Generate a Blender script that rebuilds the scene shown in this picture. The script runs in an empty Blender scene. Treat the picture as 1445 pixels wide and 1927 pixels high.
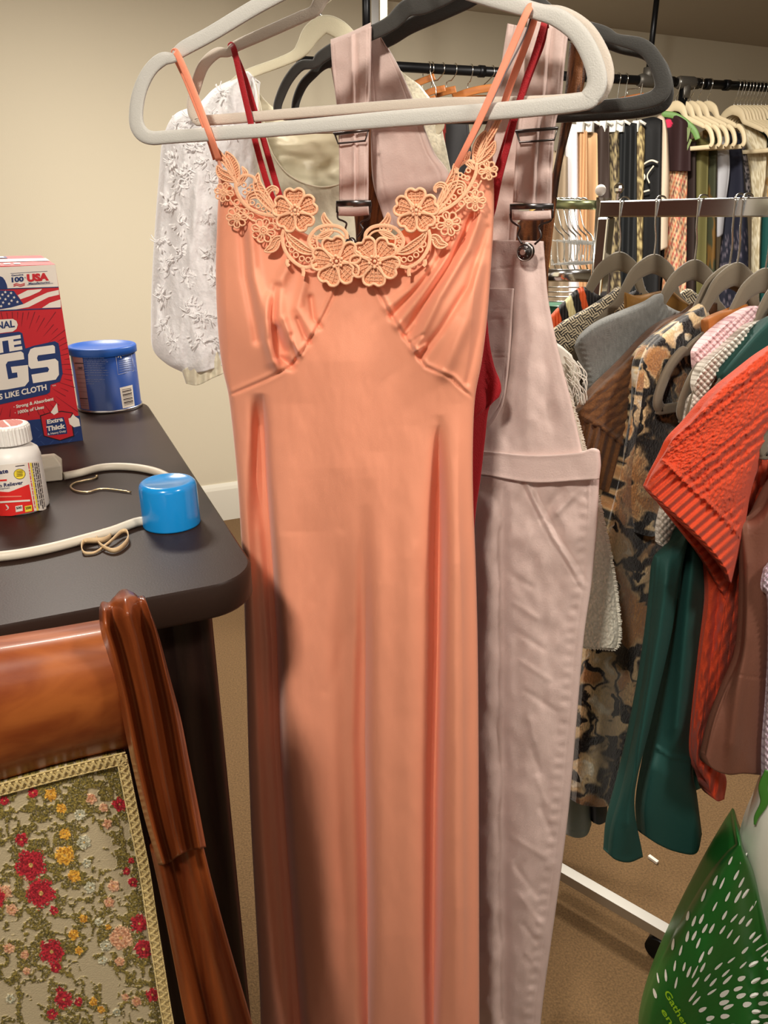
import bpy, bmesh, math, random
import numpy as np
from math import pi, sin, cos, radians as R
from mathutils import Vector
random.seed(3); np.random.seed(3)
S = bpy.context.scene
COL = S.collection
# ---------------- camera, light, exposure ----------------
F, CX, CY, TH, EYE = 1400.0, 722.5, 963.5, R(21.6), 1.40
cam_d = bpy.data.cameras.new('camera'); cam = bpy.data.objects.new('camera', cam_d); COL.objects.link(cam)
cam_d.sensor_fit = 'HORIZONTAL'; cam_d.sensor_width = 36.0; cam_d.lens = 36.0*F/1445.0
cam_d.clip_start = 0.02; cam_d.clip_end = 60
cam.location = (0, 0, EYE); cam.rotation_euler = (pi/2-TH, 0, 0)
S.camera = cam
S.view_settings.view_transform = 'Standard'; S.view_settings.look = 'None'
S.view_settings.gamma = 1.0; S.view_settings.use_curve_mapping = False
S.view_settings.exposure = 0.38
w = bpy.data.worlds.new('world'); S.world = w; w.use_nodes = True
w.node_tree.nodes['Background'].inputs[0].default_value = (1, .93, .84, 1)
w.node_tree.nodes['Background'].inputs[1].default_value = 0.3
def area(name, loc, target, sx, sy, power, col):
    l = bpy.data.lights.new(name, 'AREA'); l.shape = 'RECTANGLE'; l.size = sx; l.size_y = sy; l.energy = power; l.color = col
    o = bpy.data.objects.new(name, l); COL.objects.link(o); o.location = loc
    o.rotation_euler = (Vector(target)-Vector(loc)).to_track_quat('-Z', 'Y').to_euler()
    return o
area('ceiling_lamp_near', (-.42, -.38, 2.22), (.05, .75, 1.1), .14, .14, 16, (1, .93, .82))
area('ceiling_lamp_back', (.55, 2.15, 2.22), (.6, 2.2, 0), .3, .3, 44, (1, .94, .84))
area('wall_wash_left', (-.9, 1.9, 2.22), (-.9, 2.2, 0), .3, .3, 26, (1, .93, .83))  # added wash to brighten the left wall, no fixture of the room
area('right_fill', (.95, .15, 2.22), (.8, 1.1, .8), .2, .2, 12, (1, .93, .84))  # added fill for the clothes on the right, no fixture of the room
area('front_fill', (.5, -1.6, 1.8), (.2, 1.5, 1.2), 1.2, .8, 4, (1, .96, .92))  # added soft fill from behind the camera; there is no window

# ---------------- helpers ----------------
cT, sT = cos(TH), sin(TH)
def rays(u, v):
    u = np.asarray(u, float); v = np.asarray(v, float); b = CY-v
    return np.stack([u-CX+0*b, F*cT+b*sT+0*u, -F*sT+b*cT+0*u], -1)
E0 = np.array([0, 0, EYE])
class Plane:
    """a vertical surface through two floor-plan points; at() gives the point of that surface seen in a direction"""
    def __init__(s, a, b, lean=0.0, z0=0.0):
        s.p = np.array([a[0], a[1], z0]); d = np.array([b[0]-a[0], b[1]-a[1], 0.]); s.d = d/np.linalg.norm(d)
        n = np.array([s.d[1], -s.d[0], 0.])
        if np.dot(n, E0*[1,1,0]-s.p*[1,1,0]) < 0: n = -n
        n = n*cos(lean)+np.array([0, 0, 1])*sin(lean); s.n = n
    def at(s, u, v, off=0.0):
        r = rays(u, v); off = np.asarray(off, float)
        k = (np.dot(s.p-E0, s.n)+off)/np.dot(r, s.n)
        return E0+r*k[..., None]
class Floor:
    def __init__(s, z): s.z = z; s.n = np.array([0, 0, 1.])
    def at(s, u, v, off=0.0):
        r = rays(u, v); k = (s.z+np.asarray(off, float)-EYE)/r[..., 2]
        return E0+r*k[..., None]
class Cyl:
    def __init__(s, x, y, rad): s.c = np.array([x, y]); s.r = rad; s.n = np.array([0, -1, 0])
    def at(s, u, v, off=0.0):
        r = rays(u, v); R_ = s.r+np.asarray(off, float)
        a = r[..., 0]**2+r[..., 1]**2; b = -2*(r[..., 0]*s.c[0]+r[..., 1]*s.c[1]); c = s.c.dot(s.c)-R_**2
        k = (-b-np.sqrt(np.maximum(b*b-4*a*c, 0)))/(2*a)
        return E0+r*k[..., None]
class Local:
    """local x,z metres -> a frame: origin o, x axis d, z up, offset along n"""
    def __init__(s, o, d, n): s.o = np.array(o, float); s.d = np.array(d, float); s.n = np.array(n, float)
    def at(s, u, v, off=0.0):
        u = np.asarray(u, float)[..., None]; v = np.asarray(v, float)[..., None]; off = np.asarray(off, float)[..., None]
        return s.o+u*s.d+v*np.array([0, 0, 1.])+off*s.n
def lin(c):
    c = np.asarray(c, float)/255.
    return np.where(c <= .04045, c/12.92, ((c+.055)/1.055)**2.4)
MATS = {}
def M(name, rgb=(200, 200, 200), rough=.7, metal=0., bump=None, var=None, attr=False, weave=None, sheen=0., trans=0., alpha=1., coat=0., wood=None, aniso=None, sub=0., ior=1.45, spec=.5):
    if name in MATS: return MATS[name]
    m = bpy.data.materials.new(name); m.use_nodes = True; nt = m.node_tree; N = nt.nodes; L = nt.links
    b = N['Principled BSDF']; MATS[name] = m
    c = tuple(lin(rgb))+(1,)
    b.inputs['Base Color'].default_value = c; b.inputs['Roughness'].default_value = rough; b.inputs['Metallic'].default_value = metal
    b.inputs['IOR'].default_value = ior; b.inputs['Specular IOR Level'].default_value = spec
    if sheen: b.inputs['Sheen Weight'].default_value = sheen; b.inputs['Sheen Roughness'].default_value = .4
    if trans: b.inputs['Transmission Weight'].default_value = trans
    if coat: b.inputs['Coat Weight'].default_value = coat; b.inputs['Coat Roughness'].default_value = .12
    b.inputs['Alpha'].default_value = alpha
    tc = N.new('ShaderNodeTexCoord'); colsock = None
    if attr:
        a = N.new('ShaderNodeVertexColor'); a.layer_name = 'Col'; colsock = a.outputs['Color']
    if wood:
        mp = N.new('ShaderNodeMapping'); mp.inputs['Scale'].default_value = wood[1]; L.new(tc.outputs['Object'], mp.inputs[0])
        nz = N.new('ShaderNodeTexNoise'); nz.inputs['Scale'].default_value = 6; nz.inputs['Detail'].default_value = 8; nz.inputs['Distortion'].default_value = .6
        L.new(mp.outputs[0], nz.inputs[0]); rp = N.new('ShaderNodeValToRGB'); L.new(nz.outputs[0], rp.inputs[0])
        rp.color_ramp.elements[0].position = .35; rp.color_ramp.elements[1].position = .68
        rp.color_ramp.elements[0].color = tuple(lin(wood[0]))+(1,); rp.color_ramp.elements[1].color = c; colsock = rp.outputs[0]
    if var:
        nz = N.new('ShaderNodeTexNoise'); nz.inputs['Scale'].default_value = var[0]; nz.inputs['Detail'].default_value = 5
        L.new(tc.outputs['Object'], nz.inputs[0])
        mr = N.new('ShaderNodeMapRange'); mr.inputs[1].default_value = .3; mr.inputs[2].default_value = .7
        mr.inputs[3].default_value = 1-var[1]; mr.inputs[4].default_value = 1+var[1]*.6; L.new(nz.outputs[0], mr.inputs[0])
        vm = N.new('ShaderNodeVectorMath'); vm.operation = 'SCALE'
        if colsock: L.new(colsock, vm.inputs[0])
        else: vm.inputs[0].default_value = c[:3]
        L.new(mr.outputs[0], vm.inputs['Scale']); colsock = vm.outputs[0]
    if colsock: L.new(colsock, b.inputs['Base Color'])
    last = None
    if bump:
        nz = N.new('ShaderNodeTexNoise'); nz.inputs['Scale'].default_value = bump[0]; nz.inputs['Detail'].default_value = 3
        L.new(tc.outputs['Object'], nz.inputs[0]); bp = N.new('ShaderNodeBump'); bp.inputs['Strength'].default_value = bump[1]
        bp.inputs['Distance'].default_value = .002; L.new(nz.outputs[0], bp.inputs['Height']); last = bp
    if weave:
        mp = N.new('ShaderNodeMapping'); mp.inputs['Rotation'].default_value = (0, weave[2] if len(weave) > 2 else .8, 0); L.new(tc.outputs['Object'], mp.inputs[0])
        wv = N.new('ShaderNodeTexWave'); wv.inputs['Scale'].default_value = weave[0]; wv.inputs['Distortion'].default_value = 1.0
        L.new(mp.outputs[0], wv.inputs[0]); bp = N.new('ShaderNodeBump'); bp.inputs['Strength'].default_value = weave[1]; bp.inputs['Distance'].default_value = .002
        L.new(wv.outputs['Fac'], bp.inputs['Height'])
        if last: L.new(last.outputs[0], bp.inputs['Normal'])
        last = bp
    if last: L.new(last.outputs[0], b.inputs['Normal'])
    return m

class MB:
    def __init__(s): s.V = []; s.Fc = []; s.mi = []; s.C = []; s.n = 0; s.sm = []
    def add(s, V, faces, mi=0, col=None, smooth=True):
        V = np.asarray(V, float).reshape(-1, 3); s.V.append(V)
        fs = [tuple(int(i)+s.n for i in f) for f in faces]
        s.Fc += fs; s.mi += [mi]*len(fs); s.sm += [smooth]*len(fs)
        if col is None: col = np.ones((len(V), 3))
        col = np.asarray(col, float)
        if col.ndim == 1: col = np.tile(col, (len(V), 1))
        s.C.append(col.reshape(-1, 3)); s.n += len(V)
        return s
    def grid(s, P, mi=0, col=None, wrapu=False, wrapv=False, smooth=True):
        nv, nu = P.shape[:2]; idx = np.arange(nv*nu).reshape(nv, nu)
        if wrapu: idx = np.concatenate([idx, idx[:, :1]], 1)
        if wrapv: idx = np.concatenate([idx, idx[:1]], 0)
        q = np.stack([idx[:-1, :-1], idx[1:, :-1], idx[1:, 1:], idx[:-1, 1:]], -1).reshape(-1, 4)
        s.add(P.reshape(-1, 3), q.tolist(), mi, None if col is None else np.asarray(col).reshape(-1, 3), smooth)
        return s
    def box(s, c, h, mi=0, ax=None, col=None):
        c = np.array(c, float); A = np.eye(3) if ax is None else np.array(ax, float)
        V = [c+A[0]*h[0]*i+A[1]*h[1]*j+A[2]*h[2]*k for i in (-1, 1) for j in (-1, 1) for k in (-1, 1)]
        return s.add(V, [(0, 1, 3, 2), (4, 6, 7, 5), (0, 4, 5, 1), (2, 3, 7, 6), (0, 2, 6, 4), (1, 5, 7, 3)], mi, col, False)
    def tube(s, P, r, mi=0, k=8, closed=False, col=None, cap=True):
        P = np.asarray(P, float); n = len(P); r = np.broadcast_to(np.asarray(r, float), (n,))
        if closed: T = np.roll(P, -1, 0)-np.roll(P, 1, 0)
        else: T = np.gradient(P, axis=0)
        T /= np.linalg.norm(T, axis=1)[:, None]+1e-12
        up = np.array([0, 0, 1.]) if abs(T[0][2]) < .9 else np.array([1., 0, 0]); A = []
        x = np.cross(T[0], up)
        for i in range(n):
            x = x-T[i]*np.dot(x, T[i]); x /= np.linalg.norm(x)+1e-12; A.append(x.copy())
        A = np.array(A); B = np.cross(T, A); th = np.arange(k)*2*pi/k
        G = P[:, None]+r[:, None, None]*(A[:, None]*np.cos(th)[None, :, None]+B[:, None]*np.sin(th)[None, :, None])
        base = s.n; s.grid(G, mi, None if col is None else np.tile(col, (n*k, 1)), wrapu=True, wrapv=closed)
        if cap and not closed:
            s.Fc += [tuple(base+i for i in range(k)), tuple(base+(n-1)*k+i for i in reversed(range(k)))]; s.mi += [mi]*2; s.sm += [False]*2
        return s
    def lathe(s, c, prof, mi=0, k=48, col=None):
        th = np.arange(k)*2*pi/k; pr = np.array(prof, float)
        G = np.stack([c[0]+pr[:, :1]*np.cos(th), c[1]+pr[:, :1]*np.sin(th), c[2]+pr[:, 1:]+0*th], -1)
        return s.grid(G, mi, col, wrapu=True)
    def poly(s, P, mi=0, col=None, flip=False):
        P = list(P); return s.add(P, [tuple(range(len(P)))], mi, col, False)
    def prism(s, P, Q, mi=0, col=None):
        n = len(P); f = [tuple(range(n)), tuple(range(2*n-1, n-1, -1))]+[(i, (i+1) % n, n+(i+1) % n, n+i) for i in range(n)]
        return s.add(list(P)+list(Q), f, mi, col, False)
    def ball(s, c, r, mi=0, k=12, col=None, sq=(1, 1, 1)):
        th = np.linspace(0, pi, k//2+2); pr = np.stack([np.sin(th)*1, np.cos(th)], 1); a = np.arange(k)*2*pi/k
        G = np.stack([c[0]+r*sq[0]*pr[:, :1]*np.cos(a), c[1]+r*sq[1]*pr[:, :1]*np.sin(a), c[2]+r*sq[2]*pr[:, 1:]+0*a], -1)
        return s.grid(G, mi, None if col is None else np.tile(col, (G.shape[0]*k, 1)), wrapu=True)
    def build(s, name, mats, parent=None, origin=None):
        V = np.concatenate(s.V); C = np.concatenate(s.C)
        if parent is not None: o = np.array(parent.get('_o', (0, 0, 0)))
        else:
            o = np.array(origin) if origin is not None else np.array([(V[:, 0].min()+V[:, 0].max())/2, (V[:, 1].min()+V[:, 1].max())/2, V[:, 2].min()])
        me = bpy.data.meshes.new(name); me.from_pydata((V-o).tolist(), [], s.Fc)
        if not isinstance(mats, (list, tuple)): mats = [mats]
        for m in mats: me.materials.append(m)
        me.polygons.foreach_set('material_index', np.array(s.mi, dtype=np.int32))
        me.polygons.foreach_set('use_smooth', np.array(s.sm, dtype=bool))
        a = me.color_attributes.new('Col', 'FLOAT_COLOR', 'POINT')
        a.data.foreach_set('color', np.concatenate([C, np.ones((len(C), 1))], 1).astype(np.float32).ravel())
        me.update()
        ob = bpy.data.objects.new(name, me); COL.objects.link(ob)
        if parent is not None: ob.parent = parent; ob['_o'] = [float(x) for x in o]
        else: ob.location = o; ob['_o'] = [float(x) for x in o]
        return ob
def tag(o, label=None, cat=None, group=None, kind=None):
    if label: o['label'] = label
    if cat: o['category'] = cat
    if group: o['group'] = group
    if kind: o['kind'] = kind
    return o
def thing(name, loc, label, cat, group=None):
    o = bpy.data.objects.new(name, None); COL.objects.link(o); o.location = [float(x) for x in loc]; o['_o'] = [float(x) for x in loc]
    o.empty_display_size = .05
    return tag(o, label, cat, group)
def A(*p): return np.array(p, float)
def smooth(P, n=8, closed=False):
    P = np.asarray(P, float); m = len(P); out = []
    rng = range(m) if closed else range(m-1)
    for i in rng:
        p1 = P[i]; p2 = P[(i+1) % m]
        p0 = P[(i-1) % m] if closed or i > 0 else 2*p1-p2
        p3 = P[(i+2) % m] if closed or i+2 < m else 2*p2-p1
        for t in np.arange(n)/n:
            out.append(.5*((2*p1)+(-p0+p2)*t+(2*p0-5*p1+4*p2-p3)*t*t+(-p0+3*p1-3*p2+p3)*t**3))
    if not closed: out.append(P[-1])
    return np.array(out)
def resamp(P, n, sm=True):
    P = np.asarray(P, float)
    if sm and len(P) > 2: P = smooth(P, 10)
    d = np.r_[0, np.cumsum(np.linalg.norm(np.diff(P, axis=0), axis=1))]; t = np.linspace(0, d[-1], n)
    return np.stack([np.interp(t, d, P[:, k]) for k in range(P.shape[1])], 1)
def coons(top, bot, left, right, nu, nv, sm=True):
    T = resamp(top, nu, sm); B = resamp(bot, nu, sm); L_ = resamp(left, nv, sm); R_ = resamp(right, nv, sm)
    s_ = np.linspace(0, 1, nu)[None, :, None]; t = np.linspace(0, 1, nv)[:, None, None]
    return (1-t)*T[None]+t*B[None]+(1-s_)*L_[:, None]+s_*R_[:, None]-((1-s_)*(1-t)*T[0]+s_*(1-t)*T[-1]+(1-s_)*t*B[0]+s_*t*B[-1])
def ridge(U, V, pts, w, amp, soft=60):
    pts = np.array(pts, float); uc = np.interp(V, pts[:, 1], pts[:, 0])
    a = np.clip((V-pts[0, 1])/soft+.0, 0, 1)*np.clip((pts[-1, 1]-V)/soft, 0, 1) if soft else 1
    return amp*a*np.exp(-((U-uc)/w)**2)
def cusp(U, V, pts, wl, wr_, amp, soft=120):
    pts = np.array(pts, float); d = U-np.interp(V, pts[:, 1], pts[:, 0]); a = np.clip((V-pts[0, 1])/soft, 0, 1)
    return amp*a*np.where(d < 0, np.exp(np.minimum(d, 0)/wl), np.exp(-np.maximum(d, 0)/wr_))
def segd(U, V, pts):
    d = np.full(U.shape, 1e9)
    for (x0, y0), (x1, y1) in zip(pts[:-1], pts[1:]):
        dx, dy = x1-x0, y1-y0; t = np.clip(((U-x0)*dx+(V-y0)*dy)/(dx*dx+dy*dy+1e-9), 0, 1)
        d = np.minimum(d, np.hypot(U-x0-t*dx, V-y0-t*dy))
    return d
def inpoly(U, V, pts):
    r = np.zeros(U.shape, bool); n = len(pts)
    for i in range(n):
        x0, y0 = pts[i]; x1, y1 = pts[(i+1) % n]
        c = ((y0 > V) != (y1 > V)) & (U < (x1-x0)*(V-y0)/((y1-y0) if y1 != y0 else 1e-9)+x0); r ^= c
    return r
def vnoise(x, y, seed=0):
    xi = np.floor(x).astype(int); yi = np.floor(y).astype(int); fx = x-xi; fy = y-yi; fx = fx*fx*(3-2*fx); fy = fy*fy*(3-2*fy)
    def h(a, b):
        n = (a*374761393+b*668265263+seed*974634777) & 0x7fffffff; n = ((n ^ (n >> 13))*1274126177) & 0x7fffffff
        return ((n ^ (n >> 16)) & 0xffff)/65535.
    return (h(xi, yi)*(1-fx)+h(xi+1, yi)*fx)*(1-fy)+(h(xi, yi+1)*(1-fx)+h(xi+1, yi+1)*fx)*fy
def fbm(x, y, seed=0, o=3):
    r = 0; a = .5; t = 0
    for i in range(o): r = r+a*vnoise(x*2**i, y*2**i, seed+i*7); t += a; a *= .5
    return r/t
def sstep(a, b, x): t = np.clip((x-a)/(b-a), 0, 1); return t*t*(3-2*t)
def mixc(c0, c1, m): return c0*(1-m[..., None])+c1*m[..., None]
TAPER = 0.
def cloth(mb, pl, top, bot, left, right, th=.01, off=0., fold=None, nu=40, nv=60, color=None, mi=0, sm=True, back=True, pw=2.2, bul=None, backth=None):
    """a hollow piece of cloth: bulged front with folds plus a back, closed at its edges"""
    G = coons(top, bot, left, right, nu, nv, sm); U, V = G[..., 0], G[..., 1]
    s_ = np.linspace(0, 1, nu)[None, :]+0*U; t = np.linspace(0, 1, nv)[:, None]+0*U
    B = (1-np.abs(2*s_-1)**pw)**(1/pw) if bul is None else bul(s_, t)
    if TAPER: B = B*np.sqrt(np.clip(t/TAPER, 0.0004, 1)*(2-np.clip(t/TAPER, 0, 1)))
    fo = fold(U, V, s_, t) if fold else 0*U
    e = np.clip(np.minimum(s_, 1-s_)*14, 0, 1)
    P = pl.at(U, V, off+th*B+fo*e)
    C = color(U, V, s_, t) if color else np.ones(U.shape+(3,))
    mb.grid(P, mi, C)
    if back:
        Q = pl.at(U, V, off)-np.asarray(pl.n)*((th if backth is None else backth)*B+.0015+np.maximum(0, -fo*e-th*B))[..., None]
        b0 = mb.n; mb.grid(Q[:, ::-1], mi, C[:, ::-1]); f0 = b0-nv*nu
        I = np.arange(nv*nu).reshape(nv, nu)+f0; J = np.arange(nv*nu).reshape(nv, nu)[:, ::-1]+b0
        fs = []
        for a, b in ((I[0], J[0]), (I[-1][::-1], J[-1][::-1]), (I[::-1, 0], J[::-1, 0]), (I[:, -1], J[:, -1])):
            fs += [(int(a[i]), int(a[i+1]), int(b[i+1]), int(b[i])) for i in range(len(a)-1)]
        mb.Fc += fs; mb.mi += [mi]*len(fs); mb.sm += [True]*len(fs)
    return mb
def band(mb, pl, path, wd, th, off=0., closed=False, mi=0, n=8, sm=True, e=.45, k=12, col=None):
    """flat strip with rounded edges following a path on a surface; wd in the path's units, th in metres"""
    P = np.asarray(path, float)
    wd = np.broadcast_to(np.asarray(wd, float), (len(P),)); of = np.broadcast_to(np.asarray(off, float), (len(P),))
    X = np.column_stack([P, wd, of])
    if sm: X = smooth(X, n, closed)
    p = X[:, :2]
    T = (np.roll(p, -1, 0)-np.roll(p, 1, 0)) if closed else np.gradient(p, axis=0)
    T /= np.linalg.norm(T, axis=1)[:, None]+1e-12; N_ = np.stack([-T[:, 1], T[:, 0]], 1)
    a = np.arange(k)*2*pi/k+.01; ca = np.sign(np.cos(a))*np.abs(np.cos(a))**e; sa = np.sign(np.sin(a))*np.abs(np.sin(a))**e
    UV = p[:, None]+N_[:, None]*(ca[None, :, None]*X[:, 2][:, None, None]/2)
    G = pl.at(UV[..., 0], UV[..., 1], X[:, 3][:, None]+sa[None]*th/2)
    b0 = mb.n; mb.grid(G, mi, None if col is None else np.tile(col, (G.shape[0]*k, 1)), wrapu=True, wrapv=closed)
    if not closed:
        m = len(X); mb.Fc += [tuple(b0+i for i in range(k)), tuple(b0+(m-1)*k+i for i in reversed(range(k)))]; mb.mi += [mi]*2; mb.sm += [False]*2
    return mb
def ptube(mb, pl, path, r, off=0., closed=False, mi=0, n=6, sm=True, k=8, col=None):
    P = np.asarray(path, float); of = np.broadcast_to(np.asarray(off, float), (len(P),)); X = np.column_stack([P, of])
    if sm: X = smooth(X, n, closed)
    return mb.tube(pl.at(X[:, 0], X[:, 1], X[:, 2]), r, mi, k, closed, col)
_tx = {}
def textmesh(s, bold):
    key = (s, bold)
    if key in _tx: return _tx[key]
    c = bpy.data.curves.new('t', 'FONT'); c.body = s; c.offset = bold; c.resolution_u = 3; c.fill_mode = 'FRONT'
    o = bpy.data.objects.new('t', c); COL.objects.link(o); bpy.context.view_layer.update()
    me = bpy.data.meshes.new_from_object(o.evaluated_get(bpy.context.evaluated_depsgraph_get()))
    V = np.array([v.co[:2] for v in me.vertices]); Fs = [tuple(p.vertices) for p in me.polygons]
    bpy.data.objects.remove(o); bpy.data.meshes.remove(me); bpy.data.curves.remove(c)
    _tx[key] = (V, Fs); return _tx[key]
def text(mb, pl, s, p0, p1, h, off=.0006, mi=0, bold=.0, up=None, shear=0., col=None):
    """lettering fitted between two baseline points, capital height h along 'up'"""
    V, Fs = textmesh(s, bold); x0, x1 = V[:, 0].min(), V[:, 0].max(); p0 = A(*p0); p1 = A(*p1); d = p1-p0
    if up is None: up = A(d[1], -d[0])/np.linalg.norm(d)
    up = A(*up)*h/.70; X = (V[:, 0]-x0)/(x1-x0)
    UV = p0+X[:, None]*d+V[:, 1:2]*(up+shear*d/np.linalg.norm(d)*h)
    mb.add(pl.at(UV[:, 0], UV[:, 1], off), Fs, mi, col, False); return mb
def deco(mb, pl, pts, off=.0005, mi=0, col=None, sm=False, n=5):
    P = smooth(pts, n, True) if sm else A(*pts); return mb.poly(pl.at(P[:, 0], P[:, 1], off), mi, col)
def copy_tree(o, name=None):
    c = o.copy(); COL.objects.link(c)
    for ch in list(o.children):
        k = ch.copy(); COL.objects.link(k); k.parent = c
        for g in list(ch.children):
            q = g.copy(); COL.objects.link(q); q.parent = k
    return c
# ---------------- room ----------------
e1 = A(.912, .410, 0); e2 = A(-.410, .912, 0); zz = A(0, 0, 1)
W0 = A(-.77, 3.45, 0)
CEIL = 2.27
def RP(a, b, z=0): return W0+e1*a-e2*b+zz*z
wallm = M('painted_wall', (206, 196, 174), .9, bump=(260, .12))
def slab(name, pts_in, direction, th, mat, kind='structure'):
    mb = MB(); P = [A(*p) for p in pts_in]; Q = [p+A(*direction)*th for p in P]
    mb.prism(P, Q); o = mb.build(name, mat); o['kind'] = kind; return o
a0, a1, b1 = -2.6, 4.6, 5.6
slab('wall_back', [RP(a0, 0), RP(a1, 0), RP(a1, 0, CEIL), RP(a0, 0, CEIL)], e2, .1, wallm)
slab('wall_left', [RP(a0, 0), RP(a0, b1), RP(a0, b1, CEIL), RP(a0, 0, CEIL)], -e1, .1, wallm)
slab('wall_right', [RP(a1, 0), RP(a1, b1), RP(a1, b1, CEIL), RP(a1, 0, CEIL)], e1, .1, wallm)
slab('wall_front', [RP(a0, b1), RP(a1, b1), RP(a1, b1, CEIL), RP(a0, b1, CEIL)], -e2, .1, wallm)
slab('ceiling', [RP(a0, 0, CEIL), RP(a1, 0, CEIL), RP(a1, b1, CEIL), RP(a0, b1, CEIL)], zz, .1, M('ceiling_paint', (190, 184, 174), .95, bump=(150, .1)))
carpet = M('carpet', (112, 86, 56), 1., bump=(300, 1.), var=(230, .35))
slab('floor', [RP(a0, 0), RP(a1, 0), RP(a1, b1), RP(a0, b1)], -zz, .1, carpet)
# brown wooden panel added out of view, only to tint the chrome bar's reflection
dw = M('reflector_wood', (104, 52, 34), .5, wood=((66, 30, 20), (4, 4, .4)))
c0_, c1_ = RP(a0+.02, .2), RP(a0+.02, 2.4)
mb = MB(); mb.prism([c0_, c1_, c1_+zz*2.05, c0_+zz*2.05], [p+e1*.03 for p in (c0_, c1_, c1_+zz*2.05, c0_+zz*2.05)])
for k in range(3):
    for z0, z1 in ((.2, .95), (1.1, 1.85)):
        m_ = c0_+(c1_-c0_)*(k+.5)/3; mb.box(m_+e1*.035+zz*(z0+z1)/2, (.28, .008, (z1-z0)/2), 0, [(c1_-c0_)/np.linalg.norm(c1_-c0_), e1, zz])
o = mb.build('brown_reflector', dw); o['kind'] = 'structure'
mb = MB(); n = 5
prof = [(0, 0), (0.016, 0), (.016, .16), (.012, .175), (.006, .19), (0, .19)]
G = np.array([[RP(a, y, z) for (y, z) in prof] for a in (a0, a1)]); mb.grid(G, smooth=False)
o = mb.build('baseboard_back', M('white_trim', (222, 217, 203), .5)); o['kind'] = 'structure'

# ---------------- overhead bar that carries the near hangers (above the view) ----------------
black = M('black_metal', (22, 23, 25), .38, .6)
chrome = M('chrome', (205, 205, 205), .13, 1.)
wire = M('bright_wire', (215, 215, 212), .2, 1.)
RAILZ = 1.735
ra = A(-.25, .56, RAILZ); rb = A(.42, 1.24, RAILZ)
th_ = thing('hanging_bar', (rb[0], rb[1], RAILZ), 'black bar on ceiling rods that the nearest hangers hang from', 'clothes rail')
MB().tube([ra, rb], .011, 0, 12).build('bar', black, th_)
for p in (ra*.9+rb*.1, ra*.1+rb*.9): MB().tube([p, A(p[0], p[1], CEIL)], .008, 0, 10).build('support_rod', black, th_)

# ---------------- near hangers ----------------
PL1 = Plane((-.25, .85), (.167, .70)); PL2 = Plane((-.25, .885), (.167, .735))
PL4 = Plane((-.126, .99), (.262, .765)); PL5 = Plane((-.126, 1.02), (.262, .795))
PL3 = Plane((-.35, 1.10), (.2, 1.06))
def nearhanger(pl, path, wd, mat, label, neck, group=None, th=.009, name='velvet_hanger'):
    p = pl.at(A(neck[0]), A(neck[1]))[0]
    t = thing(name, p, label, 'hanger', group)
    mb = MB(); band(mb, pl, path, wd, th, closed=True, n=7, e=.5, k=14); mb.build('hanger_frame', mat, t)
    # hook: rises from the neck and goes over the bar
    d = pl.d; q = p+A(0, 0, .012); pts = [p-A(0, 0, .01), q]
    ztop = RAILZ+.013
    # nearest point of the bar
    rd = (rb-ra)/np.linalg.norm(rb-ra); hx = ra+rd*np.dot(p-ra, rd)
    if name == 'velvet_hanger' or True:
        mid = A(hx[0], hx[1], RAILZ)
        side = d
        c = [q, (q+mid)/2*A(1, 1, 0)+A(0, 0, (q[2]+RAILZ-.03)/2)]
        arc = [mid+side*.0165*cos(a)+A(0, 0, .0165*sin(a)) for a in np.linspace(-.9, pi+.1, 12)]
        pts = [pts[0]]+c+arc
    MB().tube(smooth(pts, 4), .0017, 0, 8).build('hook', wire, t)
    return t
greyv = M('grey_velvet', (198, 195, 188), .85, bump=(900, .25), sheen=.35)
beigev = M('beige_velvet', (204, 192, 178), .85, bump=(900, .25), sheen=.35)
creamv = M('cream_velvet', (216, 208, 180), .8, bump=(900, .2), sheen=.3)
darkv = M('charcoal_velvet', (62, 61, 58), .85, bump=(900, .25), sheen=.35)
H1 = [(665, -78), (505, 0), (400, 62), (345, 92), (328, 108), (305, 112), (281, 134), (263, 172), (256, 215), (261, 243), (282, 259), (330, 257), (500, 245), (740, 224), (950, 208), (1088, 193), (1112, 180), (1124, 152), (1113, 108), (1088, 64), (1050, 34), (1010, 22), (920, -6), (820, -38), (730, -72)]
W1 = [34, 31, 30, 29, 20, 27, 27, 27, 27, 28, 27, 26, 28, 32, 34, 36, 37, 38, 38, 38, 38, 32, 38, 38, 36]
nearhanger(PL1, H1, W1, greyv, 'light grey velvet hanger nearest the viewer, holding the peach dress', (690, -84))
H2 = [(745, -92), (660, -45), (610, -8), (592, 20), (565, 33), (500, 62), (446, 86), (430, 99), (408, 100), (383, 124), (368, 165), (361, 200), (370, 222), (396, 226), (600, 210), (800, 196), (1000, 194), (1100, 188), (1128, 172), (1138, 140), (1128, 100), (1100, 56), (1058, 30), (1010, 22), (920, -10), (820, -55)]
W2 = [30, 28, 27, 24, 24, 24, 22, 17, 21, 22, 21, 19, 21, 21, 21, 23, 28, 32, 34, 36, 36, 36, 36, 34, 34, 32]
nearhanger(PL2, H2, W2, beigev, 'beige velvet hanger just behind the grey one, with thin red straps', (770, -96))
H3 = [(611, 46), (588, 62), (572, 88), (556, 104), (520, 120), (466, 140), (440, 158), (425, 185), (430, 222), (460, 240), (700, 244), (800, 250), (826, 240), (820, 218), (780, 184), (722, 142), (690, 112), (666, 84), (638, 56)]
W3 = [36, 38, 30, 22, 20, 20, 18, 18, 18, 18, 18, 18, 18, 18, 18, 20, 24, 32, 36]
nearhanger(PL3, H3, W3, creamv, 'cream plastic hanger with arched neck inside the white lace blouse', (611, 30))
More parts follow.
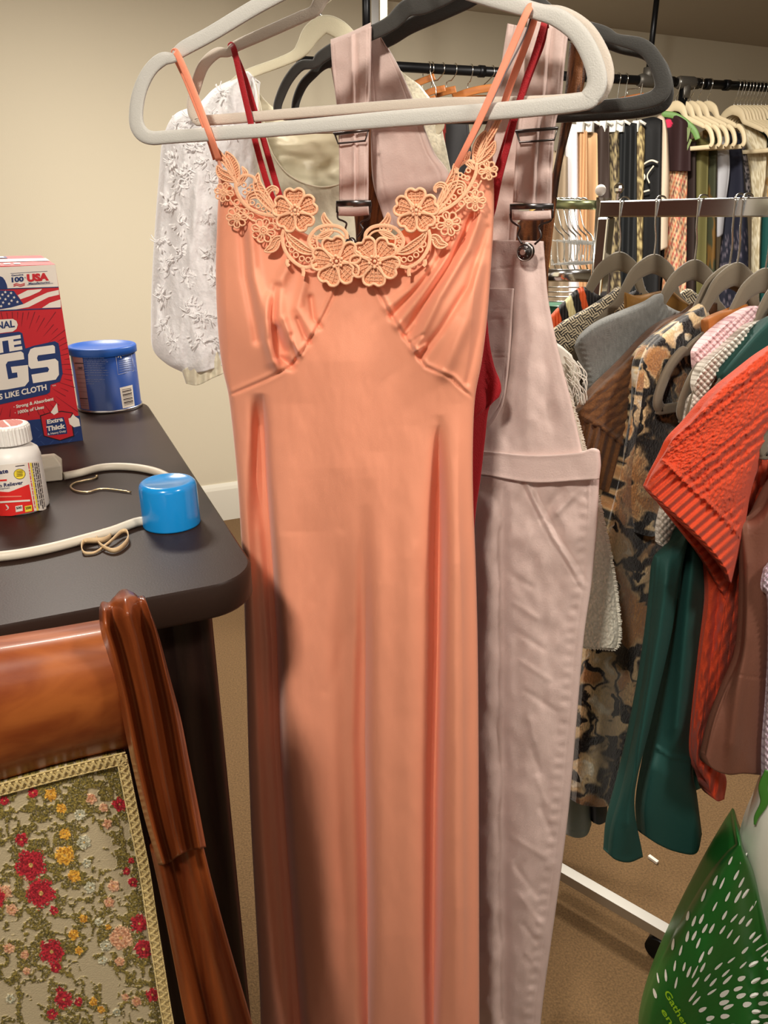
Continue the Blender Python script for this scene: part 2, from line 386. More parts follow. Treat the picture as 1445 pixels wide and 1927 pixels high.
H4 = [(905, -60), (850, -22), (800, 6), (765, 16), (735, 44), (690, 66), (640, 86), (606, 106), (592, 120), (566, 124), (544, 148), (529, 178), (522, 205), (534, 219), (560, 221), (740, 216), (950, 210), (1140, 200), (1215, 190), (1243, 175), (1247, 150), (1230, 110), (1206, 86), (1160, 74), (1132, 62), (1050, 38), (975, -20)]
W4 = [44, 46, 40, 34, 30, 28, 26, 24, 18, 20, 19, 18, 16, 14, 10, 12, 22, 26, 29, 32, 33, 32, 30, 22, 30, 34, 40]
nearhanger(PL4, H4, W4, darkv, 'charcoal velvet hanger holding the dusty pink overalls', (935, -72))
H5 = [(935, -30), (870, 0), (830, 22), (770, 50), (735, 72), (690, 94), (640, 110), (608, 122), (588, 140), (570, 160), (558, 188), (556, 210), (566, 222), (600, 226), (740, 226), (950, 224), (1140, 216), (1215, 208), (1246, 196), (1254, 170), (1244, 128), (1216, 100), (1170, 90), (1132, 76), (1050, 54), (985, 0)]
W5 = [40, 42, 34, 30, 28, 24, 22, 20, 18, 18, 16, 14, 14, 10, 12, 20, 22, 24, 27, 28, 28, 28, 24, 26, 30, 36]
nearhanger(PL5, H5, W5, darkv, 'second charcoal velvet hanger directly behind the first, with the brown garment', (960, -46))

# ---------------- peach dress ----------------
peach = M('peach_crepe', (243, 160, 127), .6, bump=(1400, .12), sheen=.25)
SEAM_L = [(640, 530), (612, 590), (578, 650), (548, 690), (500, 715), (430, 745)]
SEAM_R = [(702, 530), (730, 585), (762, 635), (800, 690), (850, 712), (866, 728), (893, 752)]
def dressfold(U, V, s, t):
    f = 0.0*U
    low = sstep(760, 1500, V)
    # skirt folds
    f += ridge(U, V, [(560, 760), (520, 1000), (545, 1300), (610, 1700), (640, 2000)], 46, .014, 250)
    f += ridge(U, V, [(487, 740), (492, 900), (505, 1060), (516, 1200), (522, 1400), (535, 1600), (566, 1990)], 12, -.028, 60)
    f += ridge(U, V, [(478, 800), (482, 1000), (494, 1200), (502, 1400), (514, 1600), (545, 1990)], 13, -.016, 160)
    f += ridge(U, V, [(686, 950), (684, 1200), (680, 1400), (688, 1700), (690, 2010)], 13, -.022, 300)
    f += ridge(U, V, [(715, 850), (712, 1200), (715, 1500), (720, 2010)], 30, .012, 250)
    f += ridge(U, V, [(640, 1000), (655, 1300), (660, 2000)], 26, -.010, 200)
    f += ridge(U, V, [(827, 780), (826, 1000), (824, 1200), (818, 1500), (814, 2010)], 11, -.036, 260)
    f += ridge(U, V, [(775, 800), (770, 1200), (765, 2010)], 34, .010, 250)
    f += ridge(U, V, [(858, 760), (858, 1200), (860, 2010)], 22, .016, 300)
    f += ridge(U, V, [(640, 560), (640, 900), (600, 1000)], 60, .006, 120)
    f += cusp(U, V, [(826, 800), (826, 1000), (824, 1200), (818, 1500), (814, 2010)], 9, 3.5, -.05, 200)
    f += cusp(U, V, [(494, 740), (500, 900), (512, 1060), (520, 1200), (526, 1400), (540, 1600), (570, 1990)], 9, 3, -.045, 150)
    f += cusp(U, V, [(688, 1100), (686, 1400), (690, 1700), (692, 2010)], 7, 3, -.03, 500)
    # slanting soft creases
    for (p, w_, a_) in [([(640, 1010), (590, 1100), (540, 1190)], 7, .0016), ([(640, 1000), (590, 1130)], 6, -.0012), ([(780, 1030), (700, 1180)], 6, .0012), ([(540, 1290), (560, 1380)], 8, .001), ([(900, 1240), (840, 1420)], 7, .0012), ([(660, 1180), (615, 1300)], 6, -.0014)]:
        f += .55*a_*np.exp(-(segd(U, V, p)/(w_*1.9))**2)
    # bust: swell of the cups, pleats and gathers along the seams
    f += .017*np.exp(-(((U-500)/75)**2+((V-600)/95)**2))+.017*np.exp(-(((U-838)/62)**2+((V-590)/110)**2))
    up = V < 760
    for p, w_, a_ in [([(468, 420), (478, 520), (500, 600), (512, 680)], 12, .007), ([(455, 420), (462, 520), (485, 640)], 9, -.006), ([(560, 470), (520, 540), (530, 610), (560, 655)], 11, .006),
                      ([(520, 540), (512, 600), (535, 660)], 8, -.007), ([(575, 520), (560, 580), (585, 625)], 9, .0045), ([(535, 600), (548, 640), (565, 668)], 5, .004), ([(585, 560), (590, 600), (602, 615)], 5, -.004),
                      ([(560, 600), (572, 630), (582, 645)], 4, -.004), ([(548, 630), (552, 655), (558, 678)], 4, -.0045), ([(520, 620), (524, 670), (548, 688)], 8, -.008), ([(505, 560), (500, 640), (520, 690)], 8, .005),
                      ([(906, 400), (880, 470), (826, 560), (782, 655)], 9, .008), ([(888, 410), (850, 490), (800, 570), (765, 630)], 7, -.008), ([(868, 430), (830, 500), (780, 570), (748, 612)], 8, .006),
                      ([(840, 470), (790, 540), (738, 596)], 7, -.006), ([(812, 500), (770, 545), (728, 578)], 8, .004), ([(918, 430), (880, 540), (830, 620), (792, 670)], 7, -.007), ([(905, 500), (880, 600), (835, 700)], 14, .007), ([(920, 470), (903, 620), (880, 720)], 7, -.004),
                      ([(780, 610), (764, 628)], 3, .003), ([(795, 630), (772, 645)], 3, -.003), ([(800, 650), (780, 662)], 3, .003)]:
        f += a_*np.exp(-(segd(U, V, p)/w_)**2)
    # centre panel stays flatter
    pan = inpoly(U, V, SEAM_L[::-1]+SEAM_R+[(893, 2200), (430, 2200)])
    for sm_ in (SEAM_L, SEAM_R):
        d = segd(U, V, sm_); f += -.0022*np.exp(-(d/2.6)**2)+.0016*np.exp(-((d-6)/4)**2)*np.where(pan, .2, 1)
    f += .0012*(fbm(U/40, V/90, 3)-.5)*2
    return np.where(f < 0, -.036*np.tanh(-f/.036), f)
pd = PL1.at(A(670.), A(700.))[0]
dress = thing('long_dress', (pd[0], pd[1], .29), 'long peach sleeveless dress with floral lace neckline on light grey hanger', 'dress')
NECK = [(408, 292), (428, 345), (480, 392), (540, 424), (585, 448), (612, 468), (655, 482), (706, 470), (748, 440), (800, 402), (850, 352), (890, 306), (925, 262)]
mb = MB()
cloth(mb, PL1, NECK, [(492, 1990), (600, 2000), (750, 2000), (902, 1990)],
      [(408, 292), (411, 350), (408, 430), (406, 520), (410, 620), (418, 690), (430, 745), (440, 830), (448, 920), (453, 1000), (458, 1100), (463, 1250), (467, 1400), (472, 1550), (480, 1700), (488, 1850), (492, 1990)],
      [(925, 262), (928, 330), (929, 380), (927, 440), (922, 520), (916, 600), (906, 680), (893, 752), (889, 850), (890, 950), (894, 1050), (898, 1200), (900, 1400), (901, 1700), (902, 1990)],
      th=.022, off=-.028, fold=dressfold, nu=330, nv=560, pw=2.6, backth=.006)
mb.build('dress_body', peach, dress)
# lace on the peach dress
lacem = M('peach_lace_thread', (252, 192, 152), .8, bump=(1100, .4), sheen=.2)
lacew = M('peach_lace_mesh', (250, 182, 140), .9, bump=(1500, .7))
class LaceS:
    n = PL1.n
    @staticmethod
    def at(u, v, off=0.0):
        u = np.asarray(u, float); v = np.asarray(v, float)
        s = np.clip((u-408)/520, .02, .98); B = (1-np.abs(2*s-1)**2.6)**(1/2.6)
        o = -.028+.022*B+.017*np.exp(-(((u-500)/75)**2+((v-600)/95)**2))+.017*np.exp(-(((u-838)/62)**2+((v-590)/110)**2))+.0105
        return PL1.at(u, v, o+np.asarray(off, float))
LS = LaceS()
PX = .00053
def rim(mb, pts, r=.0010, closed=True, off=.0015, n=5): ptube(mb, LS, pts, r, off, closed, 0, n)
def fillp(mb, pts, off=.0006):
    P = smooth(pts, 4, True); c = P.mean(0); k = len(P)
    V = np.vstack([P, c[None]]); W = LS.at(V[:, 0], V[:, 1], off); mb.add(W, [(i, (i+1) % k, k) for i in range(k)], 1)
def bigflower(c, r, rot, squash=1.0):
    mb = MB(); c = A(*c)
    for i in range(5):
        a = rot+i*2*pi/5; d = A(cos(a), sin(a)*squash); q = A(-sin(a), cos(a)*squash)
        hp = [(.16, 0), (.34, .22), (.62, .44), (.90, .42), (1.02, .20), (.93, .0), (1.02, -.20), (.90, -.42), (.62, -.44), (.34, -.22)]
        P = [c+r*(d*x+q*y) for x, y in hp]; rim(mb, P, .0014, True, .0024, 4); fillp(mb, P)
        for y in (-.18, 0, .18): ptube(mb, LS, [c+r*(d*.3+q*y*.6), c+r*(d*.62+q*y), c+r*(d*.88+q*y*1.2)], .0004, .0014, False, 0, 3)
        for x in (.5, .66, .8): ptube(mb, LS, [c+r*(d*x+q*.33), c+r*(d*x+q*-.33)], .00035, .0012, False, 0, 1, False)
        mb.ball(LS.at(c[0]+d[0]*r*.24, c[1]+d[1]*r*.24, .004), .0017, 0, 8)
    for i in range(5):
        a = rot+(i+.5)*2*pi/5; p = c+A(cos(a), sin(a))*r*.17; mb.ball(LS.at(p[0], p[1], .004), .0013, 0, 8)
    mb.ball(LS.at(c[0], c[1], .0045), .0019, 0, 8); return mb
def daisy(c, r, rot=0., k=8):
    mb = MB(); c = A(*c)
    for i in range(k):
        a = rot+i*2*pi/k; d = A(cos(a), sin(a)); q = A(-sin(a), cos(a))
        P = [c+r*(d*x+q*y) for x, y in [(.32, 0), (.55, .24), (.85, .24), (1.0, 0), (.85, -.24), (.55, -.24)]]
        rim(mb, P, .0009, True, .0012, 4)
        if i % 2 == 0: ptube(mb, LS, [c+r*d*.4, c+r*d*.85], .0008, .0012, False, 0, 1, False)
    P = [c+.3*r*A(cos(t), sin(t)) for t in np.arange(8)*pi/4]; rim(mb, P, .0009, True, .0016, 3)
    for t in np.arange(6)*pi/3: mb.ball(LS.at(c[0]+.14*r*cos(t), c[1]+.14*r*sin(t), .002), .0011, 0, 6)
    return mb
def leafm(mb, ctr, wmax, r=.0009, holes=0, fill=True):
    C = resamp(ctr, 14); T = np.gradient(C, axis=0); T /= np.linalg.norm(T, axis=1)[:, None]; N_ = np.stack([-T[:, 1], T[:, 0]], 1)
    ww = wmax*np.sin(np.linspace(0, pi, 14))**.75
    Lf = C+N_*ww[:, None]/2; Rt = C-N_*ww[:, None]/2; loop = np.vstack([Lf, Rt[1:-1][::-1]])
    rim(mb, loop, r, True, .0014, 2)
    if fill: mb.grid(LS.at(np.stack([Lf[:, 0], C[:, 0], Rt[:, 0]], 1), np.stack([Lf[:, 1], C[:, 1], Rt[:, 1]], 1), .0006), 1)
    ptube(mb, LS, C[1:-1], r*.7, .0016, False, 0, 1, False)
    for i in range(2, 12): ptube(mb, LS, [Lf[i], C[max(i-1, 0)], Rt[i]], .0003, .0012, False, 0, 1, False)
def ring(mb, c, r): rim(mb, [A(*c)+r*A(cos(t), sin(t)) for t in np.arange(8)*pi/4], .0008, True, .0012, 3)
def mir(p): return (1340-p[0], p[1]-.38*max(0, 530-p[0]))
lt = thing('lace_trim', PL1.at(A(670.), A(500.))[0], None, None); lt.parent = dress
lt.location = Vector(lt['_o'])-Vector(dress['_o'])
for c, r, rot in [((555, 396), 40, .9), ((783, 396), 40, -.35), ((633, 492), 45, -.5), ((705, 492), 45, .35)]:
    bigflower(c, r, rot).build('flower', [lacem, lacew], lt)
for c, r, rot in [((446, 409), 20, 0), ((496, 434), 23, .3), ((422, 362), 18, .2)]:
    daisy(c, r, rot).build('daisy', [lacem, lacew], lt); daisy(mir(c), r, -rot).build('daisy', [lacem, lacew], lt)
for mm in (lambda p: p, mir):
    q = lambda *pts: [mm(p) for p in pts]
    mb = MB()
    # upper scroll
    b_ = q((443, 340), (446, 362), (462, 386), (488, 401), (521, 407)); band(mb, LS, b_, 7, .002, .0014)
    band(mb, LS, q((446, 340), (458, 330), (476, 333), (482, 345)), 6, .002, .0014)
    leafm(mb, q((470, 388), (468, 372), (485, 366), (500, 380), (520, 402)), 14)
    leafm(mb, q((486, 326), (484, 345), (494, 368), (512, 392), (522, 402)), 20)
    leafm(mb, q((519, 366), (522, 358), (513, 354), (503, 362), (503, 376), (512, 390)), 9)
    for c in [(459, 348), (468, 357), (461, 362), (474, 351), (475, 382), (486, 388), (496, 393), (506, 397)]: ring(mb, mm(c), 4)
    # strap leaves
    leafm(mb, q((446, 342), (441, 322), (434, 303), (426, 286)), 22)
    leafm(mb, q((444, 342), (430, 334), (416, 326), (409, 312)), 17)
    leafm(mb, q((440, 330), (425, 306), (410, 288), (397, 266)), 11)
    leafm(mb, q((448, 350), (456, 338), (462, 326), (456, 314)), 9)
    for c in [(446, 381), (472, 406), (524, 427), (519, 416), (463, 398)]: ring(mb, mm(c), 5)
    ptube(mb, LS, q((434, 376), (446, 392), (470, 412), (484, 418)), .0008, .0012)
    # lower paisley
    band(mb, LS, q((534, 432), (531, 448), (536, 470), (550, 490), (572, 503), (597, 498)), 7, .002, .0014)
    leafm(mb, q((538, 436), (548, 452), (572, 470), (596, 476)), 17)
    leafm(mb, q((532, 446), (521, 452), (513, 466), (498, 473)), 17)
    for c in [(549, 470), (557, 480), (568, 487), (580, 489), (543, 460), (590, 488)]: ring(mb, mm(c), 4.6)
    band(mb, LS, q((541, 488), (540, 496), (544, 501)), 7, .002, .0014); band(mb, LS, q((570, 505), (571, 513), (570, 520)), 7, .002, .0014)
    # C scroll
    band(mb, LS, q((653, 450), (651, 438), (640, 428), (620, 424), (600, 428), (588, 438), (581, 452), (585, 466), (597, 478)), 7, .002, .0014)
    band(mb, LS, q((648, 446), (636, 436), (618, 434), (604, 440), (596, 452), (600, 470)), 4, .002, .0014)
    leafm(mb, q((628, 426), (616, 420), (610, 411), (610, 401)), 11)
    leafm(mb, q((590, 448), (604, 446), (616, 441), (628, 434)), 8)
    for c in [(590, 446), (588, 455), (591, 464), (606, 432), (614, 430), (622, 430)]: ring(mb, mm(c), 3)
    mb.build('leaf_scroll', [lacem, lacew], lt)
# straps of the peach dress
strapm = M('peach_strap', (246, 150, 118), .6, bump=(1200, .15))
mb = MB(); band(mb, PL1, [(330, 108), (327, 97), (333, 101), (352, 143), (372, 192), (388, 235), (398, 262), (412, 302)], [11, 11, 12, 13, 12, 12, 12, 12], .003, [-.008, .0, .0085, .008, .007, .008, .006, -.006], n=6); mb.build('strap', strapm, dress)
mb = MB(); band(mb, PL1, [(330, 108), (350, 150), (380, 225), (395, 266), (406, 300)], [11, 11, 11, 11, 11], .003, [-.008, -.012, -.013, -.016, -.03], n=6); mb.build('strap', strapm, dress)
mb = MB(); band(mb, PL1, [(1006, 34), (1002, 12), (992, 22), (962, 92), (930, 165), (898, 235), (868, 295), (843, 345)], [12, 12, 14, 14, 14, 13, 12, 12], .003, [-.008, 0, .0085, .009, .0095, .0085, .005, -.008], n=6); mb.build('strap', strapm, dress)
mb = MB(); band(mb, PL1, [(1008, 20), (1003, 45), (983, 100), (960, 160), (944, 210), (930, 245), (921, 275)], [12, 13, 14, 14, 13, 10, 10], .003, [-.007, -.010, -.011, -.011, -.0115, -.009, -.012], n=6); mb.build('strap', strapm, dress)
mb = MB(); band(mb, PL1, [(1000, 30), (985, 72), (945, 150), (905, 235), (870, 300), (848, 338)], 3.2, .0008, [-.006, -.008, -.010, -.012, -.014, -.02]); t_ = mb.build('hanging_loop', M('grey_tape', (110, 100, 104), .7), dress); t_['label'] = 'thin grey hanging loop'

# ---------------- red velvet dress ----------------
redm = M('red_velvet', (158, 6, 22), .7, bump=(900, .4), sheen=.25)
rd_ = PL2.at(A(740.), A(800.))[0]
red = thing('red_dress', (rd_[0], rd_[1], .5), 'red velvet strappy dress mostly hidden behind the peach dress', 'dress')
def redfold(U, V, s, t): return ridge(U, V, [(912, 560), (918, 760), (905, 900)], 6, -.006)+.003*np.sin(U/26.)
mb = MB(); cloth(mb, PL2, [(520, 470), (600, 540), (720, 560), (830, 500), (905, 410)], [(560, 1850), (720, 1860), (880, 1850)],
      [(520, 470), (500, 620), (520, 900), (540, 1400), (560, 1850)],
      [(905, 410), (914, 560), (920, 640), (930, 690), (942, 722), (940, 746), (920, 768), (912, 830), (904, 900), (892, 1000), (888, 1200), (884, 1500), (880, 1850)], th=.006, off=-.046, fold=redfold, nu=60, nv=120)
mb.build('dress_body', redm, red)
for pts, of in [([(437, 105), (434, 84), (441, 96), (452, 145), (466, 205), (480, 265), (505, 352), (540, 440)], [-.008, 0, .0085, .008, .0075, .006, -.002, -.016]),
            ([(437, 96), (446, 112), (462, 152), (478, 205), (492, 250), (523, 358), (552, 450)], [-.006, -.008, -.009, -.010, -.0105, -.013, -.018])]:
    mb = MB(); band(mb, PL2, pts, 11.5, .0035, of); mb.build('strap', redm, red)
for pts, of in [([(1027, 54), (1025, 42), (1021, 56), (1006, 105), (988, 155), (972, 210), (958, 262), (940, 330), (925, 400), (910, 430)], [-.008, 0, .0085, .0085, .009, .0085, .007, .004, -.006, -.016]),
            ([(1026, 46), (1018, 84), (1000, 130), (978, 190), (962, 235), (945, 290), (925, 350), (905, 420)], [-.006, -.009, -.010, -.011, -.0115, -.012, -.014, -.018])]:
    mb = MB(); band(mb, PL2, pts, 13, .0035, of); mb.build('strap', redm, red)

# ---------------- dusty pink overalls ----------------
pinkm = M('dusty_pink_twill', (216, 191, 183), .85, weave=(700, .25), bump=(500, .2), var=(30, .04))
steelm = M('dark_steel', (95, 92, 92), .28, 1.)
ov0 = PL4.at(A(840.), A(900.))[0]
ov = thing('overalls', (ov0[0], ov0[1], .25), 'dusty pink twill bib overalls with dark metal buckles on charcoal hanger', 'overalls')
def wr(U, V, a=.0016): return 1.7*a*(fbm(U/30, V/44, 11, 2)-.5)*2+.35*a*(fbm((U+V*.6)/9, (V-U*.6)/30, 17, 2)-.5)
def bibfold(U, V, s, t):
    f = wr(U, V)+ridge(U, V, [(985, 470), (1000, 620), (990, 850)], 18, .006)+ridge(U, V, [(955, 560), (965, 700), (950, 850)], 14, -.005)+ridge(U, V, [(1020, 620), (1045, 850)], 14, -.003)
    e = segd(U, V, [(1022, 452), (1030, 560), (1050, 660), (1075, 760), (1097, 850)]); f += -.0009*np.exp(-((e-11)/1.5)**2)+.0007*np.exp(-(e/5)**2)
    f += -.0009*np.exp(-((V-505-3*np.sin(U/20))/1.6)**2)
    return f
mb = MB(); cloth(mb, PL4, [(640, 462), (830, 450), (940, 452), (1022, 454)], [(585, 862), (850, 860), (1097, 862)], [(640, 462), (620, 600), (600, 760), (585, 862)],
                 [(1022, 454), (1026, 510), (1032, 570), (1050, 660), (1075, 760), (1097, 862)], th=.006, off=-.012, fold=bibfold, nu=150, nv=150); mb.build('bib', pinkm, ov)
def pockfold(U, V, s, t):
    f = wr(U, V, .001)
    for y in (582, 600, 663, 672): f += -.0006*np.exp(-((V-y)/1.3)**2)
    e = segd(U, V, [(967, 543), (960, 650), (952, 740), (945, 764), (915, 806)]); return f-.0007*np.exp(-((e-5)/1.2)**2)
mb = MB(); cloth(mb, PL4, [(760, 541), (860, 541), (967, 543)], [(750, 790), (850, 812), (915, 806), (945, 764)], [(760, 541), (750, 790)], [(967, 543), (960, 650), (952, 730), (945, 764)],
                 th=.002, off=-.005, fold=pockfold, nu=80, nv=90, pw=8); mb.build('bib_pocket', pinkm, ov)
mb = MB(); cloth(mb, PL4, [(566, 852), (800, 846), (900, 848), (1000, 857), (1085, 853), (1112, 846), (1128, 850)], [(566, 898), (800, 892), (900, 893), (1000, 908), (1090, 904), (1127, 902)], [(566, 852), (566, 898)], [(1128, 850), (1130, 875), (1127, 902)],
                 th=.007, off=-.012, fold=lambda U, V, s, t: wr(U, V, .0008)+.0008*np.exp(-(t/.1)**2)+.0008*np.exp(-((1-t)/.1)**2), nu=120, nv=20, pw=5); mb.build('waistband', pinkm, ov)
def pantfold(U, V, s, t):
    f = wr(U, V, .0022)+ridge(U, V, [(918, 900), (915, 1200), (920, 1700), (925, 2000)], 16, .007, 100)+ridge(U, V, [(946, 900), (942, 1200), (948, 1700), (950, 2000)], 12, -.007, 100)
    f += ridge(U, V, [(1010, 1100), (1000, 1400), (980, 1990)], 30, .006, 200)
    edge = np.interp(V, [900, 1000, 1100, 1200, 1350, 1500, 1620, 1750, 1880, 1980], [1127, 1122, 1112, 1098, 1085, 1072, 1058, 1040, 1022, 1012])
    d = edge-U; f += -.0012*np.exp(-((d-14)/1.6)**2)+.0012*np.exp(-((d-24)/9)**2)*np.sin(V/3.4)*(.4+.6*fbm(V/30, U*0, 5))
    pk = segd(U, V, [(988, 905), (1012, 952), (1042, 1010), (1075, 1062), (1100, 1104)]); f += .0024*np.exp(-(pk/5)**2)-.0014*np.exp(-((pk-9)/1.5)**2)
    inside = inpoly(U, V, [(992, 903), (1012, 950), (1042, 1008), (1075, 1060), (1100, 1100), (1108, 903)]); f -= .0022*inside
    f += -.003*np.exp(-(segd(U, V, [(1060, 925), (1035, 950), (1024, 975)])/8)**2)+.003*np.exp(-(segd(U, V, [(1078, 935), (1048, 965)])/6)**2)
    f += ridge(U, V, [(1010, 900), (1012, 950)], 5, -.002, 20)
    for k in range(14): f += .0013*np.exp(-(segd(U, V, [(960+k*7 % 60, 1080+k*55), (1000+k*11 % 50, 1105+k*58)])/6)**2)*(1 if k % 2 else -1)
    return f
mb = MB(); cloth(mb, PL4, [(566, 896), (850, 892), (1000, 905), (1127, 900)], [(640, 1990), (830, 2000), (1012, 1980)], [(566, 896), (560, 1100), (590, 1500), (640, 1990)],
                 [(1127, 900), (1122, 1000), (1112, 1100), (1098, 1200), (1085, 1350), (1072, 1500), (1058, 1620), (1040, 1750), (1022, 1880), (1012, 1980)], th=.014, off=-.024, fold=pantfold, nu=240, nv=360); mb.build('trousers', pinkm, ov)
def strapcloth(cx, wd, name, pl, o):
    mb = MB(); L_ = [(c[0]-w_/2, c[1]+sl) for c, w_, sl in zip(cx, wd[0], wd[1])]; R_ = [(c[0]+w_/2, c[1]-sl) for c, w_, sl in zip(cx, wd[0], wd[1])]
    cen = [c[0] for c in cx]; vv = [c[1] for c in cx]
    def fo(U, V, s, t):
        f = .0022*np.exp(-((s-.52)/.06)**2)-.0018*np.exp(-((s-.62)/.05)**2)+wr(U, V, .0012)
        return f-.0007*np.exp(-((s-.07)/.015)**2)-.0007*np.exp(-((s-.93)/.015)**2)
    cloth(mb, pl, [L_[0], R_[0]], [L_[-1], R_[-1]], L_, R_, th=.0025, off=o, fold=fo, nu=40, nv=90, pw=6); mb.build(name, pinkm, ov)
strapcloth([(660, 66), (661, 130), (664, 215), (665, 300), (665, 378)], ([76, 71, 58, 54, 54], [17, 4, 2, 0, 0]), 'shoulder_strap', PL4, .012)
strapcloth([(1031, 46), (1024, 120), (1019, 190), (1010, 232), (1004, 310), (1001, 384)], ([76, 74, 72, 70, 70, 72], [-14, -6, -3, 0, -3, -3]), 'shoulder_strap', PL4, .012)
# parts of the straps folded over the hanger, going down behind
for nm, top, bot, lf, rt in [('back_yoke', [(692, 60), (716, 68)], [(728, 428), (845, 440)], [(692, 60), (697, 200), (700, 330), (716, 392), (728, 428)], [(716, 68), (752, 132), (792, 226), (816, 286), (846, 336), (845, 440)]),
                         ('back_yoke', [(955, 44), (1060, 66)], [(868, 470), (968, 470)], [(955, 44), (932, 180), (897, 280), (868, 345), (868, 470)], [(1060, 66), (1005, 180), (985, 300), (968, 470)])]:
    def fo(U, V, s, t): return wr(U, V, .002)-.0009*np.exp(-((s-.88)/.012)**2)-.0009*np.exp(-((s-.12)/.012)**2)
    mb = MB(); cloth(mb, PL4, top, bot, lf, rt, th=.003, off=-.022, fold=fo, nu=60, nv=120, pw=5); mb.build(nm, pinkm, ov)
for pts in [[(622, 82), (640, 76), (660, 68), (698, 50)], [(995, 32), (1020, 42), (1045, 52), (1068, 62)]]:
    mb = MB(); P = A(*pts); rows = []
    for o_, dv in [(.0125, 6), (.012, -3), (.004, -7), (-.006, -8), (-.014, -3), (-.02, 10), (-.021, 22)]:
        rows.append(PL4.at(resamp(P, 16)[:, 0], resamp(P, 16)[:, 1]+dv-(0), o_))
    mb.grid(np.array(rows)); mb.build('strap_fold', pinkm, ov)
def buckle(L_, R_, T_, B_, wirepts, btn, br, sl):
    mb = MB()
    t = thing('buckle', PL4.at(A((L_+R_)/2), A(T_))[0], None, None); t.parent = ov; t.location = Vector(t['_o'])-Vector(ov['_o'])
    ptube(mb, PL4, [(sl[0], sl[2]), (sl[0]+6, sl[3]), (sl[1]-3, sl[3]-5), (sl[1]+3, sl[2]-6), (sl[0]+2, sl[2]+1)], .0011, .019, True, n=1, sm=False)
    ptube(mb, PL4, [(sl[0]-2, sl[2]-1), (sl[1]+4, sl[2]-7)], .0014, .019, sm=False)
    mb.build('strap_slider', steelm, t)
    mb = MB(); band(mb, PL4, [(L_, T_+5), (R_, T_+4)], 11, .003, .0185, sm=False)
    for pts in wirepts: ptube(mb, PL4, pts, .0011, .016)
    for x in (L_+1, R_-1): band(mb, PL4, [(x, T_), (x, B_)], 4, .002, .018, sm=False)
    mb.build('strap_clip', steelm, t)
    mb = MB(); band(mb, PL4, [(L_+4, (T_+B_)/2+8), ((L_+R_)/2, (T_+B_)/2+9), (R_-4, (T_+B_)/2+7)], 18, .008, .017, e=.8); mb.build('folded_strap_end', pinkm, t)
    mb = MB(); c = PL4.at(A(btn[0]), A(btn[1]), .008)[0]; s = br*.00062
    ax = np.array([PL4.d, [0, 0, 1.], PL4.n])
    for r_, h0, h1 in ((1., 0, .004), (.78, .004, .006), (.38, .006, .0085)):
        th = np.arange(24)*2*pi/24; ring_ = lambda rr, h: c+np.outer(np.cos(th)*rr*s, ax[0])+np.outer(np.sin(th)*rr*s, ax[1])+ax[2]*h
        mb.grid(np.array([ring_(r_, h0), ring_(r_, h1), ring_(r_*.82, h1+.0008), ring_(.01, h1+.0008)]), wrapu=True)
    for a in np.arange(8)*pi/4: mb.ball(c+ax[0]*s*.62*cos(a)+ax[1]*s*.62*sin(a)+ax[2]*.0068, .0009, 0, 6)
    mb.build('button', steelm, t)
    mb = MB(); mb.tube([c+ax[2]*.0085, c+ax[2]*.0108], s*.3, 0, 16); mb.tube([c+ax[0]*s*.9*cos(a)+ax[1]*s*.9*sin(a)+ax[2]*.0045 for a in np.arange(24)*2*pi/24], .0006, 0, 6, True); mb.build('button_centre', M('pale_metal', (190, 186, 180), .35, 1.), t)
buckle(633, 698, 378, 400, [[(635, 398), (636, 411), (646, 416), (652, 421), (650, 432), (657, 446)], [(696, 398), (694, 411), (683, 416), (678, 421), (683, 432), (673, 446)]], (662, 457), 10, (630, 690, 252, 270))
buckle(960, 1041, 384, 410, [[(960, 402), (962, 415), (970, 422), (978, 428), (974, 444), (982, 459)], [(1040, 402), (1036, 415), (1022, 421), (1014, 428), (1018, 446), (1006, 460)]], (990, 474), 15, (972, 1046, 248, 268))

# ---------------- brown streaked garment on the second charcoal hanger ----------------
def browncol(U, V, s, t):
    x = (U+V*.12)/5.; n_ = fbm(x, V/60, 21, 3); m = sstep(.35, .6, n_)
    c = mixc(lin((58, 30, 14)), lin((134, 82, 42)), m); d = sstep(.0, 1., fbm(x*2.3, V/90, 5)); return c*(.7+.5*d)[..., None]
brm = M('brown_streaked_cloth', (110, 66, 34), .5, attr=True, bump=(700, .3))
b0_ = PL5.at(A(900.), A(600.))[0]
bg = thing('brown_streaked_pinafore', (b0_[0], b0_[1], .8), 'dark brown wood-streaked garment with wide straps behind the pink overalls', 'garment')
for lf, rt in [([(1072, 80), (1062, 180), (1045, 300), (1020, 400), (985, 520)], [(1098, 84), (1100, 150), (1078, 222), (1056, 310), (1044, 400), (1030, 520)]),
               ([(620, 112), (640, 230), (655, 330), (668, 420), (672, 520)], [(694, 95), (698, 250), (712, 330), (728, 420), (740, 520)])]:
    mb = MB(); cloth(mb, PL5, [lf[0], rt[0]], [lf[-1], rt[-1]], lf, rt, th=.004, off=-.028 if lf[0][0] < 900 else -.018, color=browncol, nu=40, nv=120); mb.build('strap', brm, bg)
mb = MB(); cloth(mb, PL5, [(660, 480), (820, 560), (990, 405), (1032, 400)], [(640, 1000), (1040, 1000)], [(660, 480), (640, 1000)], [(1032, 400), (1030, 700), (1040, 1000)], th=.004, off=-.018, color=browncol, nu=90, nv=120); mb.build('body', brm, bg)

